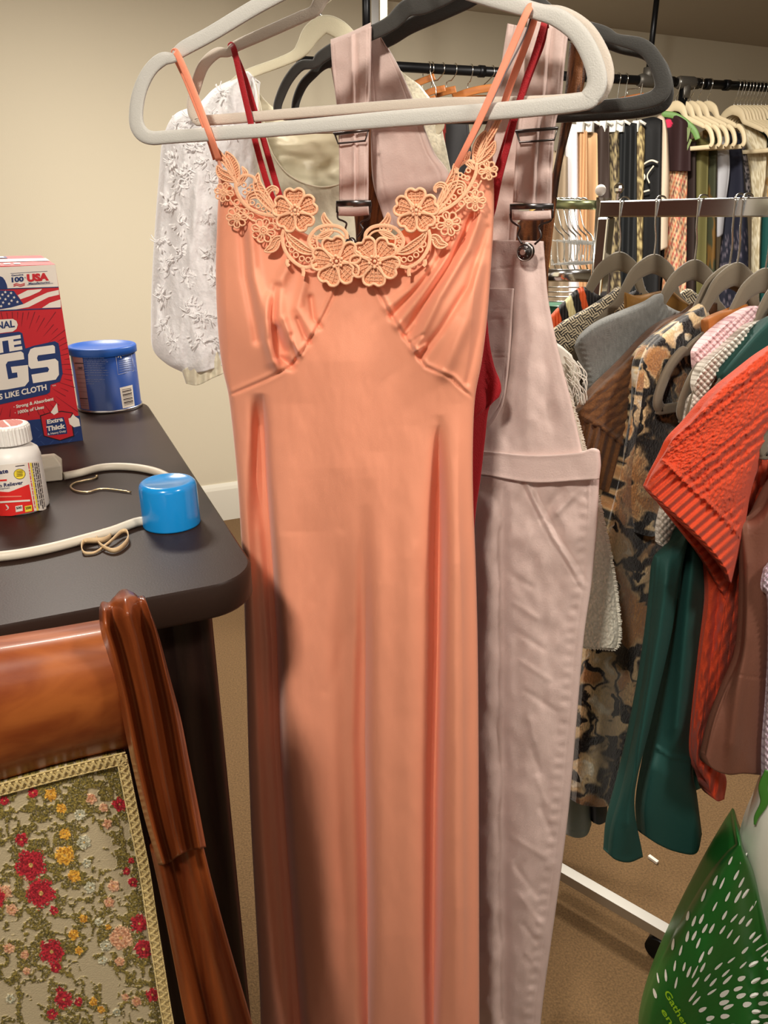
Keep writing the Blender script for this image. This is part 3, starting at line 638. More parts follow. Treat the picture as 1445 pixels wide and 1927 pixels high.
# ---------------- white lace blouse ----------------
lacewm = M('white_lace_organza', (246, 244, 246), .6, alpha=.80, bump=(240, .5), sheen=.3)
satin = M('cream_satin', (232, 224, 198), .35, bump=(60, .1), sheen=.2)
embm = M('white_embroidery', (252, 250, 250), .7, sheen=.3, bump=(600, .4))
bl0 = PL3.at(A(600.), A(400.))[0]
bl = thing('lace_blouse', (bl0[0], bl0[1], 1.0), 'white puff-sleeved embroidered lace blouse on the cream hanger', 'blouse')
def slf(U, V, s, t):
    f = .006*(fbm(U/22, V/60, 31)-.5)*2+.0015*(fbm(U/6, V/9, 37)-.5)
    f += .004*np.sin(U/9.+V*.004)*np.exp(-((V-690)/40)**2)+ridge(U, V, [(372, 270), (368, 400), (350, 560)], 9, .006)+ridge(U, V, [(322, 240), (318, 500), (300, 640)], 10, -.006)
    return f
SL = [(455, 142), (405, 165), (372, 196), (328, 216), (306, 262), (299, 330), (292, 420), (286, 520), (284, 600), (287, 655), (312, 684), (346, 702)]
mb = MB(); cloth(mb, PL3, [(455, 142), (470, 140), (482, 152)], [(346, 702), (380, 700), (440, 680)], SL, [(482, 152), (490, 260), (486, 400), (480, 560), (440, 680)], th=.045, off=-.02, fold=slf, nu=110, nv=190, pw=2); mb.build('sleeve', lacewm, bl)
def cuf(U, V, s, t): return .0025*np.sin(U/3.2)+.002*(fbm(U/8, V/8, 3)-.5)
mb = MB(); cloth(mb, PL3, [(342, 698), (380, 676), (410, 662), (440, 655)], [(350, 722), (372, 725), (400, 712), (418, 704), (440, 690)], [(342, 698), (350, 722)], [(440, 655), (440, 690)], th=.02, off=0, fold=cuf, nu=90, nv=24); mb.build('cuff', satin, bl)
mb = MB()
rg = random.Random(5)
clus = [(325, 300), (335, 345), (385, 300), (365, 275), (400, 340), (338, 420), (300, 450), (385, 400), (312, 500), (392, 470), (400, 520), (350, 520), (355, 580), (370, 590), (300, 610), (385, 600), (325, 640), (368, 640), (400, 640), (340, 470), (305, 555), (420, 300), (440, 210), (400, 220), (360, 215), (450, 180), (330, 235), (395, 250), (340, 250), (430, 250), (318, 380), (420, 170), (470, 210), (350, 325)]
for (cx, cy) in clus:
    for k in range(rg.randint(11, 17)):
        a = rg.uniform(0, 2*pi); d = rg.uniform(3, 19); x = cx+d*cos(a); y = cy+d*1.25*sin(a); al = a+rg.uniform(-.5, .5); ll = rg.uniform(3, 6.2)
        if x < np.interp(y, [p[1] for p in SL], [p[0] for p in SL])+7: continue
        s = (x-284)/200.; B = math.sqrt(max(0.02, 1-(2*min(max(s, .02), .98)-1)**2))
        of = -.02+.045*B+.0035
        q = A(cos(al), sin(al)); p = A(-sin(al), cos(al)); C = A(x, y)
        P = [C-q*ll, C-q*ll*.3+p*ll*.38, C+q*ll*.4+p*ll*.34, C+q*ll, C+q*ll*.4-p*ll*.34, C-q*ll*.3-p*ll*.38]
        W = PL3.at(A(*P)[:, 0], A(*P)[:, 1], of); W2 = PL3.at(A(*P)[:, 0], A(*P)[:, 1], of-.0006); mb.prism(W, W2)
    for k in range(3):
        a = rg.uniform(0, 2*pi); P = [(cx, cy), (cx+8*cos(a), cy+9*sin(a)), (cx+18*cos(a+.7), cy+18*sin(a+.7))]
        s = (cx-284)/200.; B = math.sqrt(max(0.02, 1-(2*min(max(s, .02), .98)-1)**2)); ptube(mb, PL3, P, .0007, -.02+.045*B+.006, k=6)
mb.build('embroidery', embm, bl)
def satf(U, V, s, t): return .006*(fbm(U/50, V/26, 41)-.5)*2+.0025*np.sin((U+V*1.6)/22.)*sstep(230, 300, V)
mb = MB(); cloth(mb, PL3, [(474, 160), (520, 205), (600, 222), (700, 220), (790, 160)], [(470, 760), (620, 780), (860, 760)], [(474, 160), (468, 400), (470, 760)], [(790, 160), (840, 400), (860, 760)], th=.004, off=-.05, fold=satf, nu=110, nv=150); mb.build('back_panel', satin, bl)
mb = MB(); cloth(mb, PL3, [(480, 152), (492, 215), (505, 272), (530, 315), (562, 340), (605, 352), (650, 344), (710, 318), (760, 250), (795, 160)], [(470, 720), (620, 740), (820, 720)], [(480, 152), (474, 400), (470, 720)], [(795, 160), (828, 400), (820, 720)], th=.012, off=-.012, fold=slf, nu=110, nv=140); mb.build('front_panel', M('sheer_ivory', (226, 220, 196), .6, alpha=.8, bump=(240, .4)), bl)
def rsc(U, V, s, t): return lin((226, 220, 196))*(.86+.2*sstep(.4, .6, fbm(U/3., V/3., 9, 2)))[..., None]
mb = MB(); cloth(mb, PL3, [(742, 120), (760, 138), (790, 160)], [(770, 380), (860, 370)], [(742, 120), (760, 240), (770, 380)], [(790, 160), (822, 205), (836, 262), (848, 320), (860, 370)], th=.02, off=-.01, fold=slf, color=rsc, nu=60, nv=90); mb.build('shoulder', M('ivory_lace', (226, 220, 196), .7, attr=True, bump=(300, .6)), bl)
mb = MB(); ptube(mb, PL3, [(461, 140), (466, 137), (476, 150), (482, 180), (484, 215), (483, 250)], .0018, .022); mb.build('neck_cord', embm, bl)
mb = MB(); ptube(mb, PL3, resamp([(480, 152), (492, 215), (505, 272), (530, 315), (562, 340), (605, 352), (650, 344)], 40), .0011, .004, sm=False); mb.build('neck_piping', satin, bl)
# ---------------- dark table ----------------
TZ = EYE-.33
tabm = M('dark_laminate', (46, 32, 26), .42, bump=(500, .05), spec=.25)
basem = M('dark_fluted_wood', (36, 20, 15), .4, wood=((18, 9, 7), (9, 9, 1)))
TC = A(-.1206, .660, 0)
tt = thing('table', (-.55, .9, 0), 'dark brown laminate table with rounded corners and a fluted base', 'table')
def rrect(c, ea, eb, la, lb, rad, k=10):
    P = []
    for (sa, sb, a0_) in ((0, 0, 0), (0, 1, 1), (1, 1, 2), (1, 0, 3)):
        cc = c+ea*(rad if sa == 0 else la-rad)+eb*(rad if sb == 0 else lb-rad)
        st = {0: -pi/2, 1: pi, 2: pi/2, 3: 0}[a0_]
        for i in range(k+1):
            a = st-(pi/2)*i/k
            P.append(cc+ea*rad*cos(a)+eb*rad*sin(a))
    return np.array(P)
# local frame: ea runs left along the front, eb runs away from the viewer
O = rrect(TC, -e1, e2, 1.3, .84, .05)
ins = lambda P, d: P+(TC-e1*.65+e2*.42-P)/np.linalg.norm(TC-e1*.65+e2*.42-P, axis=1)[:, None]*d
mb = MB(); n_ = len(O)
rows = [ins(O, .004)+zz*(TZ-.036), O+zz*(TZ-.032), O+zz*(TZ-.003), ins(O, .003)+zz*TZ]
mb.grid(np.array(rows), wrapu=True); mb.poly(rows[-1]); mb.poly(rows[0][::-1]); mb.build('tabletop', tabm, tt)
B0 = TC-e1*.045+e2*.03; Bp = rrect(B0, -e1, e2, 1.2, .76, .012, 4); mb = MB()
pts = []
for i in range(len(Bp)):
    a = Bp[i]; b = Bp[(i+1) % len(Bp)]; L_ = np.linalg.norm(b-a); k = max(1, int(L_/.0045))
    nrm = np.cross((b-a)/L_, zz)
    for j in range(k):
        x = L_*j/k; g = .0035*(0.5+.5*cos(2*pi*x/.027))**.5 if L_ > .1 else 0; pts.append(a+(b-a)*j/k+nrm*g*(1 if np.dot(nrm, a-(B0-e1*.6+e2*.38)) < 0 else -1))
Q = np.array(pts); mb.grid(np.array([Q, Q+zz*(TZ-.036)]), wrapu=True); mb.build('fluted_base', basem, tt)

# ---------------- rags box ----------------
cred = (196, 34, 44); cnavy = (30, 52, 104); cwht = (232, 222, 210)
mR = M('print_red', cred, .5); mN = M('print_navy', cnavy, .5); mW = M('print_white', cwht, .55); mK = M('print_dark', (40, 24, 30), .5); mDR = M('print_dark_red', (120, 22, 34), .5); mDN = M('print_mid_navy', (52, 74, 124), .5)
PB = Plane((-.48, 1.143), (-.48-.087, 1.143-.049))
bd = A(.871, .491, 0); bn = A(.491, -.871, 0); bc = A(-.48, 1.143, TZ)
box = thing('rags_box', (bc-bd*.1-bn*.08), 'red, white and blue cardboard box of rags standing on the dark table', 'box')
mb = MB(); hgt = .266; dep = .17; wid = .22
c = [bc-bd*wid, bc, bc-bn*dep, bc-bd*wid-bn*dep]
V = c+[p+zz*hgt for p in c[:2]]+[p+zz*(hgt+.006) for p in c[2:]]
mb.add(V, [(0, 1, 5, 4), (2, 3, 7, 6), (3, 0, 4, 7), (3, 2, 1, 0)], 0, None, False); mb.add(V, [(1, 2, 6, 5)], 1, None, False); mb.add(V, [(4, 5, 6, 7)], 0, None, False)
mb.build('carton', [mR, mW], box)
q7 = lambda *p: [(x/4.8167, 460+y/4.8167) for x, y in p]
mb = MB(); mats = [mR, mN, mW, mK, mDR, mDN]
D = lambda pts, o, m, **k: deco(mb, PB, pts, o, m, **k)
D([(-60, 505), (104, 498), (110, 541), (-60, 547)], .0003, 2)
D(q7((-90, 300), (0, 288), (25, 298), (45, 325), (62, 365), (70, 408), (-90, 415)), .0005, 1)
D([(-60, 548), (109.6, 541.5), (114.8, 580), (-60, 586)], .0003, 0)
D(q7((0, 400), (530, 383), (531, 390), (0, 408)), .0009, 1); D(q7((0, 595), (552, 572), (553, 580), (0, 605)), .0009, 1)
D(q7((160, 460), (250, 415), (382, 403), (360, 427), (270, 468), (185, 497)), .0005, 2)
D(q7((-40, 596), (100, 572), (215, 540), (330, 480), (430, 435), (532, 412), (536, 455), (440, 478), (340, 528), (260, 568), (130, 592), (-40, 603)), .0005, 2)
D(q7((380, 576), (450, 530), (547, 498), (553, 570)), .0005, 2)
D(q7((-90, 412), (125, 420), (212, 540), (100, 572), (-90, 600)), .0006, 1)
def star(cx, cy, r):
    D([((cx+r*(1 if i % 2 == 0 else .42)*sin(i*pi/5+.15))/4.8167, 460+(cy-r*(1 if i % 2 == 0 else .42)*cos(i*pi/5+.15))/4.8167) for i in range(10)], .0009, 2)
for x, y in [(48, 432), (100, 440), (22, 455), (75, 467), (128, 480), (0, 488), (50, 497), (105, 510), (28, 527), (158, 521), (82, 538), (10, 560)]: star(x, y, 15)
for k in range(64):
    a = k*2*pi/64+.03; r0, r1 = (78 if k % 2 else 92), (108 if k % 3 else 150)
    C = A(30, 692); d = A(cos(a), sin(a)); p = A(-sin(a), cos(a)); P0 = C+d*r0; P1 = C+d*r1
    lim = lambda P: P[0] < 104+(P[1]-498)*.16 and 586 < P[1] < 786-(P[0]-0)*.05 and P[0] > -30
    while not lim(P1) and r1 > r0: r1 -= 3; P1 = C+d*r1
    if r1 > r0+4: D([P0-p*.2, P1-p*.75, P1+p*.75, P0+p*.2], .0004, 4)
D([(-60, 803), (70, 789), (150, 782), (157, 833), (-60, 862)], .0005, 1)
for i in range(9):
    for j in range(3):
        x = 2+i*17+j*5; y = 812-i*1.2+j*13
        if x < 148: D([(x-4, y+3), (x+3, y-4), (x+4.5, y-3), (x-2.5, y+4)] if (i+j) % 2 else [(x-4, y-3), (x-3, y-4), (x+4, y+3), (x+3, y+4)], .0007, 5)
D([(-40, 604), (24, 600), (31, 604), (33.5, 611), (31, 619), (24, 624), (-40, 632)], .0007, 2)
text(mb, PB, 'NAL', (-6, 619), (28, 615), 12.5, .0012, 1, .03, up=(-.1, -1))
D([(-50, 634), (36, 624), (42, 627), (48, 656), (62, 651), (103, 642), (110, 646), (113, 662), (118, 703), (113, 718), (95, 724), (94, 738), (88, 742), (-50, 772)], .0007, 1)
text(mb, PB, 'TE', (-15, 665), (42, 656), 25, .0012, 2, .05, up=(-.12, -1))
D(q7((480, 912), (497, 925), (500, 985), (345, 1005), (335, 1030), (345, 1060), (500, 1035), (528, 1060), (535, 1180), (505, 1225), (300, 1258), (285, 1180), (435, 1155), (445, 1130), (430, 1110), (280, 1128), (258, 1100), (255, 1000), (275, 950), (310, 935)), .0012, 2)
D(q7((-90, 1015), (190, 968), (212, 985), (220, 1040), (70, 1062), (52, 1090), (75, 1222), (160, 1205), (155, 1160), (110, 1165), (98, 1110), (253, 1092), (262, 1240), (225, 1285), (60, 1315), (-90, 1330)), .0012, 2)
text(mb, PB, 'S LIKE CLOTH', (-1, 752), (88, 733), 10, .0012, 2, .03, up=(-.12, -1))
text(mb, PB, 'TM', (98.5, 728), (105, 726.5), 2.8, .0012, 2)
text(mb, PB, '· Strong & Absorbent', (26, 769), (101, 753), 6, .0012, 2, .03, shear=.2); text(mb, PB, '· 1000s of Uses', (28, 780), (83, 768.5), 6, .0012, 2, .03, shear=.2)
D(q7((360, 1550), (440, 1525), (560, 1508), (662, 1525), (648, 1560), (675, 1740), (545, 1782), (395, 1740)), .0009, 3); D(q7((372, 1558), (445, 1532), (560, 1518), (652, 1532), (638, 1562), (664, 1732), (545, 1772), (402, 1732)), .0011, 0)
D(q7((460, 1522), (515, 1438), (528, 1522), (490, 1545)), .0013, 2); D(q7((620, 1578), (640, 1572), (662, 1538), (682, 1560), (715, 1582), (728, 1645), (670, 1657), (630, 1628)), .0013, 2)
D(q7((415, 1590), (575, 1565), (600, 1640), (610, 1715), (430, 1735)), .0013, 1)
text(mb, PB, 'Extra', (89, 797.5), (119, 792), 7.5, .0017, 2, .04, shear=.1); text(mb, PB, 'Thick', (88, 811.5), (123.5, 805), 8.5, .0017, 2, .05, shear=.1); text(mb, PB, '& Heavy Duty', (90, 819), (124.5, 812.5), 4, .0017, 2, .02)
text(mb, PB, 'Genuine', (21.5, 520), (44, 518), 3.4, .0009, 1, .02); text(mb, PB, '100', (22, 531), (45, 529), 8.6, .0009, 1, .05); text(mb, PB, '%', (46, 524), (49, 523.5), 3, .0009, 1)
text(mb, PB, 'USA', (51, 529.5), (92, 526.5), 12.5, .0009, 0, .07); text(mb, PB, 'Manufacturing', (54, 535), (94, 532.2), 3.3, .0009, 1, .02); text(mb, PB, 'TM', (95, 534.5), (99.5, 534), 2, .0009, 1)
D(q7((95, 262), (430, 240), (430, 243), (95, 265)), .0009, 1); D(q7((245, 365), (455, 352), (455, 356), (245, 369)), .0009, 1)
for dy in (0, 14): D(q7((120, 362+dy), (150, 350+dy), (185, 362+dy), (225, 348+dy), (225, 356+dy), (185, 370+dy), (150, 358+dy), (125, 370+dy)), .0009, 0)
mb.build('front_print', mats, box)
mb = MB()
def TP(a, b, o=.0008): return bc-bd*a*wid-bn*b*dep+zz*(hgt+.006*b+o)
mb.add([TP(0, .34), TP(1, .34), TP(1, .62), TP(0, .62)], [(0, 1, 2, 3)], 2, None, False)
mb.add([TP(.24, .72), TP(.62, .72), TP(.62, .93), TP(.24, .93)], [(0, 1, 2, 3)], 1, None, False); mb.add([TP(.26, .75, .0012), TP(.6, .75, .0012), TP(.6, .9, .0012), TP(.26, .9, .0012)], [(0, 1, 2, 3)], 2, None, False)
for i in range(9): mb.add([TP(.2+i*.06, .1), TP(.24+i*.06, .1), TP(.24+i*.06, .22), TP(.2+i*.06, .22)], [(0, 1, 2, 3)], 2, None, False)
mb.build('top_print', mats, box)

# ---------------- blue coffee can ----------------
canm = M('can_blue', (28, 66, 140), .35, coat=.3); lidm = M('lid_blue', (30, 84, 170), .4); tin = M('tin', (190, 190, 195), .25, 1.)
kx, ky, kr = -.513, 1.37, .056
can = thing('food_can', (kx, ky, TZ), 'round blue can with a blue plastic lid at the far end of the table', 'can')
MB().lathe((kx, ky, TZ), [(0, .001), (kr*.98, .001), (kr+.001, .002), (kr+.001, .006), (kr, .008), (kr, .108), (kr*.9, .109)], 0, 64).build('can_body', canm, can)
MB().lathe((kx, ky, TZ), [(kr-.001, 0), (kr+.002, .0005), (kr+.002, .005), (kr+.0004, .006)], 0, 64).build('bottom_rim', tin, can)
MB().lathe((kx, ky, TZ), [(kr+.002, .101), (kr+.0035, .102), (kr+.0035, .113), (kr+.002, .115), (kr-.003, .1155), (kr-.006, .112), (0, .112)], 0, 64).build('lid', lidm, can)
CC = Cyl(kx, ky, kr); mb = MB()
def quadp(pl, p, off, mi, n=12):
    """patch between four corners, following the curve of the label"""
    G = coons([p[0], p[1]], [p[3], p[2]], [p[0], p[3]], [p[1], p[2]], n, 3, False); mb.grid(pl.at(G[..., 0], G[..., 1], off), mi)
quadp(CC, q7((650, 972), (742, 985), (812, 1508), (738, 1500)), .0004, 0)
for y, h in [(1075, 8), (1138, 3), (1180, 2), (1215, 2), (1255, 2), (1295, 2), (1335, 2), (1395, 8), (1420, 2), (1440, 2), (1460, 2)]:
    f = (y-972)/536.; quadp(CC, q7((660+f*80, y-3), (745+f*62, y), (745+f*62, y+h), (660+f*80, y+h-3)), .0007, 1)
text(mb, CC, 'Facts', (139.5, 671.5), (152, 672.3), 3.6, .0008, 1, .02); text(mb, CC, '160', (146.5, 694.5), (155, 694.8), 4.5, .0008, 1, .03)
rr = random.Random(9)
for i, y in enumerate([990, 1005, 1028, 1045, 1062, 1080, 1098, 1118, 1140, 1160, 1185, 1222, 1240, 1262]):
    x = 750+(y-990)*.12; e = x
    end = x+(230 if i < 12 else 130)-rr.randint(0, 60)
    while e < end: w_ = rr.randint(14, 44); quadp(CC, q7((e, y), (min(e+w_, end), y), (min(e+w_, end), y+4), (e, y+4)), .0005, 2, 3); e += w_+6
for a_, b_ in [((1045, 965), (1180, 935)), ((1180, 935), (1215, 1145)), ((1215, 1145), (1070, 1180)), ((1070, 1180), (1045, 965))]:
    ptube(mb, CC, q7(a_, ((a_[0]+b_[0])/2, (a_[1]+b_[1])/2), b_), .0002, .0006, False, 3, 2, False, 4)
for k in range(6):
    a = k*pi/3+.2; c_ = A(1088, 1000); d = A(cos(a), sin(a)*1.1); p = A(-sin(a), cos(a))
    deco(mb, CC, q7(*[tuple(c_+d*10+p*3), tuple(c_+d*28+p*5), tuple(c_+d*31), tuple(c_+d*28-p*5), tuple(c_+d*10-p*3)]), .0008, 3)
for i, y in enumerate([965, 982, 998, 1015, 1045, 1062, 1080, 1098, 1118, 1140]):
    quadp(CC, q7((1120 if i < 4 else 1070+i*1.5, y+8), (1180+i*3, y-6), (1180+i*3, y-1), (1120 if i < 4 else 1070+i*1.5, y+13)), .0005, 2, 4)
quadp(CC, q7((1085, 1300), (1200, 1272), (1222, 1470), (1115, 1498)), .0005, 3)
for i in range(11): y = 1318+i*14; hh = [4, 8, 3, 9, 5, 3, 8, 4, 9, 5, 3][i]; quadp(CC, q7((1105+i*2.2, y), (1190+i*2, y-20), (1190+i*2, y-20+hh), (1105+i*2.2, y+hh)), .0009, 1, 4)
mb.build('printed_label', [M('nutrition_panel', (150, 118, 120), .5), mK, M('tiny_print', (120, 130, 170), .5), mW], can)

# ---------------- pill bottle ----------------
px_, py_, pr_ = -.442, .849, .0305
pb = thing('pill_bottle', (px_, py_, TZ), 'white plastic pill bottle with red and white pain reliever label', 'bottle')
wp = M('white_plastic', (236, 232, 226), .4, sub=.1)
MB().lathe((px_, py_, TZ), [(0, 0), (pr_-.003, 0), (pr_-.0005, .002), (pr_, .005), (pr_, .066), (pr_-.002, .074), (pr_-.008, .079), (pr_-.012, .082), (pr_-.012, .09)], 0, 56).build('bottle_body', wp, pb)
mb = MB(); th = np.arange(144)*2*pi/144; pr = []
for r_, z_ in [(.0225, .083), (.0235, .084), (.0235, .102), (.0225, .1045), (.020, .1055)]:
    rr_ = r_+(.0006*np.sign(np.sin(th*36)) if z_ in (.084, .102) else 0); pr.append(np.stack([px_+rr_*np.cos(th), py_+rr_*np.sin(th), TZ+z_+0*th], -1))
mb.grid(np.array(pr), wrapu=True, smooth=False); mb.poly(pr[-1]); mb.build('cap', wp, pb)
q8 = lambda *p: [(x/3.6125, 780+y/3.6125) for x, y in p]
BC = Cyl(px_, py_, pr_); mb = MB()
quadp(BC, q8((-60, 350), (262, 318), (318, 650), (-30, 672)), .0003, 0, 24)
for f in range(10):
    pass
G = coons(q8((-60, 520), (60, 528), (198, 474)), q8((-40, 690), (80, 690), (232, 658)), q8((-60, 520), (-40, 690)), q8((198, 474), (232, 658)), 20, 6, False); mb.grid(BC.at(G[..., 0], G[..., 1], .0006), 1)
mb.mi = mb.mi
text(mb, BC, 'ate', (-1, 892), (15.5, 889.5), 8, .0009, 2, .02); text(mb, BC, 'n Reliever', (-1, 917.5), (43.5, 911), 7, .0009, 2, .015); text(mb, BC, 'nophen', (-2, 921.5), (18, 919), 3, .0009, 2)
quadp(BC, q8((-30, 446), (46, 440), (46, 452), (-30, 457)), .0006, 1, 6)
deco(mb, BC, q8(*[(133+40*cos(t), 405+36*sin(t)) for t in np.arange(20)*pi/10]), .0006, 6); deco(mb, BC, q8(*[(133+37*cos(t), 405+33*sin(t)) for t in np.arange(20)*pi/10]), .0009, 3)
for i in range(4): quadp(BC, q8((112, 385+i*11), (155, 381+i*11), (155, 384+i*11), (112, 388+i*11)), .0012, 6, 4)
for x, t_, mi_ in ((104, '500', 0), (168, '250', 3)):
    quadp(BC, q8((x, 624), (x+48, 615), (x+51, 655), (x+4, 664)), .001, mi_, 5); text(mb, BC, t_, ((x+7)/3.6125, 780+645/3.6125), ((x+44)/3.6125, 780+638/3.6125), 4.2, .0013, 6, .03)
quadp(BC, q8((-20, 592), (204, 578), (206, 590), (-20, 604)), .001, 0, 12); quadp(BC, q8((-20, 556), (146, 552), (146, 560), (-20, 564)), .001, 4, 8)
deco(mb, BC, q8((-20, 615), (45, 613), (60, 628), (60, 640), (45, 650), (-20, 652)), .001, 0)
for x0, mi_, w_ in ((190, 1, 5), (202, 3, 12), (218, 6, 4), (232, 6, 5), (244, 6, 6), (258, 6, 4)):
    y = 330
    while y < 625: h_ = rr.randint(12, 40); s_ = (y-330)*.15; quadp(BC, q8((x0+s_, y), (x0+w_+s_, y-2), (x0+w_+s_+h_*.15, y+h_-2), (x0+s_+h_*.15, y+h_)), .0007, mi_, 3); y += h_+(3 if mi_ == 3 else 5)
quadp(BC, q8((105, 350), (166, 342), (166, 347), (105, 355)), .0007, 6, 4)
mb.build('printed_label', [mW, M('label_red', (222, 44, 40), .45), M('label_navy', (24, 36, 90), .5), M('label_yellow', (240, 214, 60), .5), M('label_pink', (240, 130, 110), .5), mW, mK], pb)
mb = MB(); cen = A(px_, py_, TZ+.1058)
for i in range(-5, 6):
    hw = math.sqrt(max(0, .0185**2-(i*.0032)**2)); d = A(.8, .6, 0); p = A(-.6, .8, 0)
    for sgn in (-1, 1): c_ = cen+p*i*.0032+d*hw*.5*sgn; mb.box(c_, (hw*.42, .0006, .0002), 0, [d, p, zz])
o_ = mb.build('cap_print', M('faded_red_print', (214, 140, 130), .6), pb)

# ---------------- white plug with cord, wire hook, blue cap, rubber band ----------------
TF = Floor(TZ)
cordm = M('offwhite_plastic', (214, 204, 186), .45)
pg = thing('power_cord', TF.at(A(110.), A(900.))[0], 'off-white plug block with a thick cord looping across the table', 'cord')
p_ = TF.at(A(121.), A(903.))[0]; u_ = A(.93, .36, 0); w_ = A(-.36, .93, 0)
mb = MB(); c0 = p_-u_*.03+w_*.012
Vb = []
for x, y, z in [(-.03, -.016, 0), (.028, -.016, 0), (.028, .016, 0), (-.03, .016, 0), (-.03, -.018, .018), (.03, -.016, .022), (.03, .016, .022), (-.03, .018, .018), (-.03, -.008, .032), (.022, -.006, .032), (.022, .010, .032), (-.03, .010, .032)]: Vb.append(c0+u_*x+w_*y+zz*(z+.0005))
mb.add(Vb, [(3, 2, 1, 0), (0, 1, 5, 4), (1, 2, 6, 5), (2, 3, 7, 6), (3, 0, 4, 7), (4, 5, 9, 8), (5, 6, 10, 9), (6, 7, 11, 10), (7, 4, 8, 11), (8, 9, 10, 11)], 0, None, False)
ob = mb.build('plug_block', cordm, pg); bv = ob.modifiers.new('b', 'BEVEL'); bv.width = .002; bv.segments = 3; bv.limit_method = 'ANGLE'
cp = [(120, 896), (150, 890), (190, 880), (230, 878), (270, 882), (305, 892), (335, 912), (345, 940), (330, 966), (300, 985), (264, 981), (212, 999), (160, 1014), (100, 1030), (40, 1042), (-20, 1049), (-80, 1052)]
P = smooth(cp, 5); W = TF.at(P[:, 0], P[:, 1], .0056); MB().tube(W, .0054, 0, 12).build('cord', cordm, pg)
brass = M('brass_wire', (196, 176, 140), .3, .9)
P = smooth([(182, 897), (180, 899), (172, 902), (155, 905), (140, 909), (133, 916), (143, 924), (166, 926), (194, 920), (246, 926)], 6)
o = MB(); o.tube(TF.at(P[:, 0], P[:, 1], .002), .0014, 0, 8); o.ball(TF.at(A(182.), A(896.), .0025)[0], .0022, 0, 8); o = o.build('wire_hook', brass); tag(o, 'small bent brass-coloured wire hook lying inside the cord loop', 'hook')
bcap = M('blue_gloss_plastic', (20, 140, 214), .22, coat=.5)
rc = .0325; o = MB().lathe((-.246, .798, TZ), [(rc-.003, .0005), (rc, .0005), (rc, .002), (rc-.0004, .046), (rc-.0015, .0495), (rc-.004, .052), (rc-.008, .0525), (rc-.009, .0518), (0, .0518)], 0, 72).build('spray_can_cap', bcap)
tag(o, 'bright blue round plastic cap near the table edge', 'cap')
rub = M('rubber_band', (214, 184, 142), .6)
P = smooth([(155, 1038), (160, 1029), (180, 1028), (195, 1025), (207, 1016), (209, 1006), (200, 1001), (190, 1006), (184, 1016), (186, 1028), (196, 1036), (212, 1041), (228, 1036), (242, 1022), (240, 1010), (230, 1010), (214, 1022), (200, 1030), (180, 1042), (160, 1044)], 6, True)
W = TF.at(P[:, 0], P[:, 1], .0005); hh = .0045+.0016*np.sin(np.linspace(0, 4*pi, len(W), endpoint=False))
lift = .002*(1+np.sin(np.linspace(0, 6*pi, len(W), endpoint=False)))
T = np.roll(W, -1, 0)-np.roll(W, 1, 0); T /= np.linalg.norm(T, axis=1)[:, None]; Nn = np.cross(T, zz)*.0005
up_ = lambda a, b: W+zz*(lift+hh*a)[:, None]+Nn*b
G = np.stack([up_(0, 1), up_(1, 1), up_(1, -1), up_(0, -1)], 1); mb = MB(); mb.grid(G, wrapu=True, wrapv=True); o = mb.build('rubber_band', rub); tag(o, 'tan rubber band twisted in loops in front of the white cord', 'rubber band')

# ---------------- antique chair ----------------
chm = M('chair_walnut', (158, 80, 36), .33, wood=((84, 32, 14), (5, 5, .6)), coat=.4)
chm2 = M('chair_crest_wood', (172, 94, 42), .42, wood=((132, 60, 24), (1, 6, 6)), coat=.15, bump=(40, .1))
PC = Plane((-.202, .52), (-.202-.228, .52-.1025))
ch = thing('antique_chair', (-.42, .42, 0), 'antique carved wooden chair with floral tapestry back in the lower left corner', 'chair')
circ = lambda s, t: np.sqrt(np.maximum(0, 1-(2*t-1)**2))
mb = MB(); cloth(mb, PC, [(-160, 1232), (0, 1208), (100, 1192), (215, 1172)], [(-160, 1520), (0, 1474), (100, 1444), (245, 1408)], [(-160, 1232), (-160, 1520)], [(215, 1172), (245, 1408)], th=.042, off=.0, bul=circ, nu=30, nv=40, sm=False); mb.build('crest_rail', chm2, ch)
def prof(s, t): return .15+.85*(np.exp(-((s-.11)/.085)**2)*.75+np.exp(-((s-.47)/.16)**2)*1.+np.exp(-((s-.87)/.09)**2)*.75)*np.minimum(1, (t*14)**.5)
mb = MB(); cloth(mb, PC, [(188, 1150), (193, 1142), (206, 1140), (218, 1128), (236, 1120), (252, 1121), (262, 1128), (273, 1128), (282, 1150)], [(298, 1628), (318, 1624), (345, 1606), (388, 1594)],
                 [(188, 1150), (190, 1190), (205, 1240), (222, 1310), (240, 1400), (262, 1500), (280, 1570), (298, 1628)], [(282, 1150), (300, 1200), (320, 1275), (340, 1350), (356, 1430), (372, 1510), (388, 1594)], th=.030, off=.030, bul=prof, nu=60, nv=110, backth=.03); mb.build('post', chm, ch)
def prof2(s, t): return .4+.35*np.exp(-((s-.15)/.12)**2)+.4*np.exp(-((s-.6)/.15)**2)+.25*np.exp(-((s-.95)/.06)**2)-.25*np.exp(-((s-.36)/.06)**2)
mb = MB(); cloth(mb, PC, [(283, 1600), (330, 1596), (380, 1582)], [(372, 2010), (425, 2012), (500, 2014)], [(283, 1600), (305, 1700), (325, 1800), (350, 1927), (372, 2010)], [(380, 1582), (402, 1670), (432, 1780), (470, 1910), (500, 2014)], th=.024, off=.022, bul=prof2, nu=50, nv=60, backth=.03); mb.build('post', chm, ch)
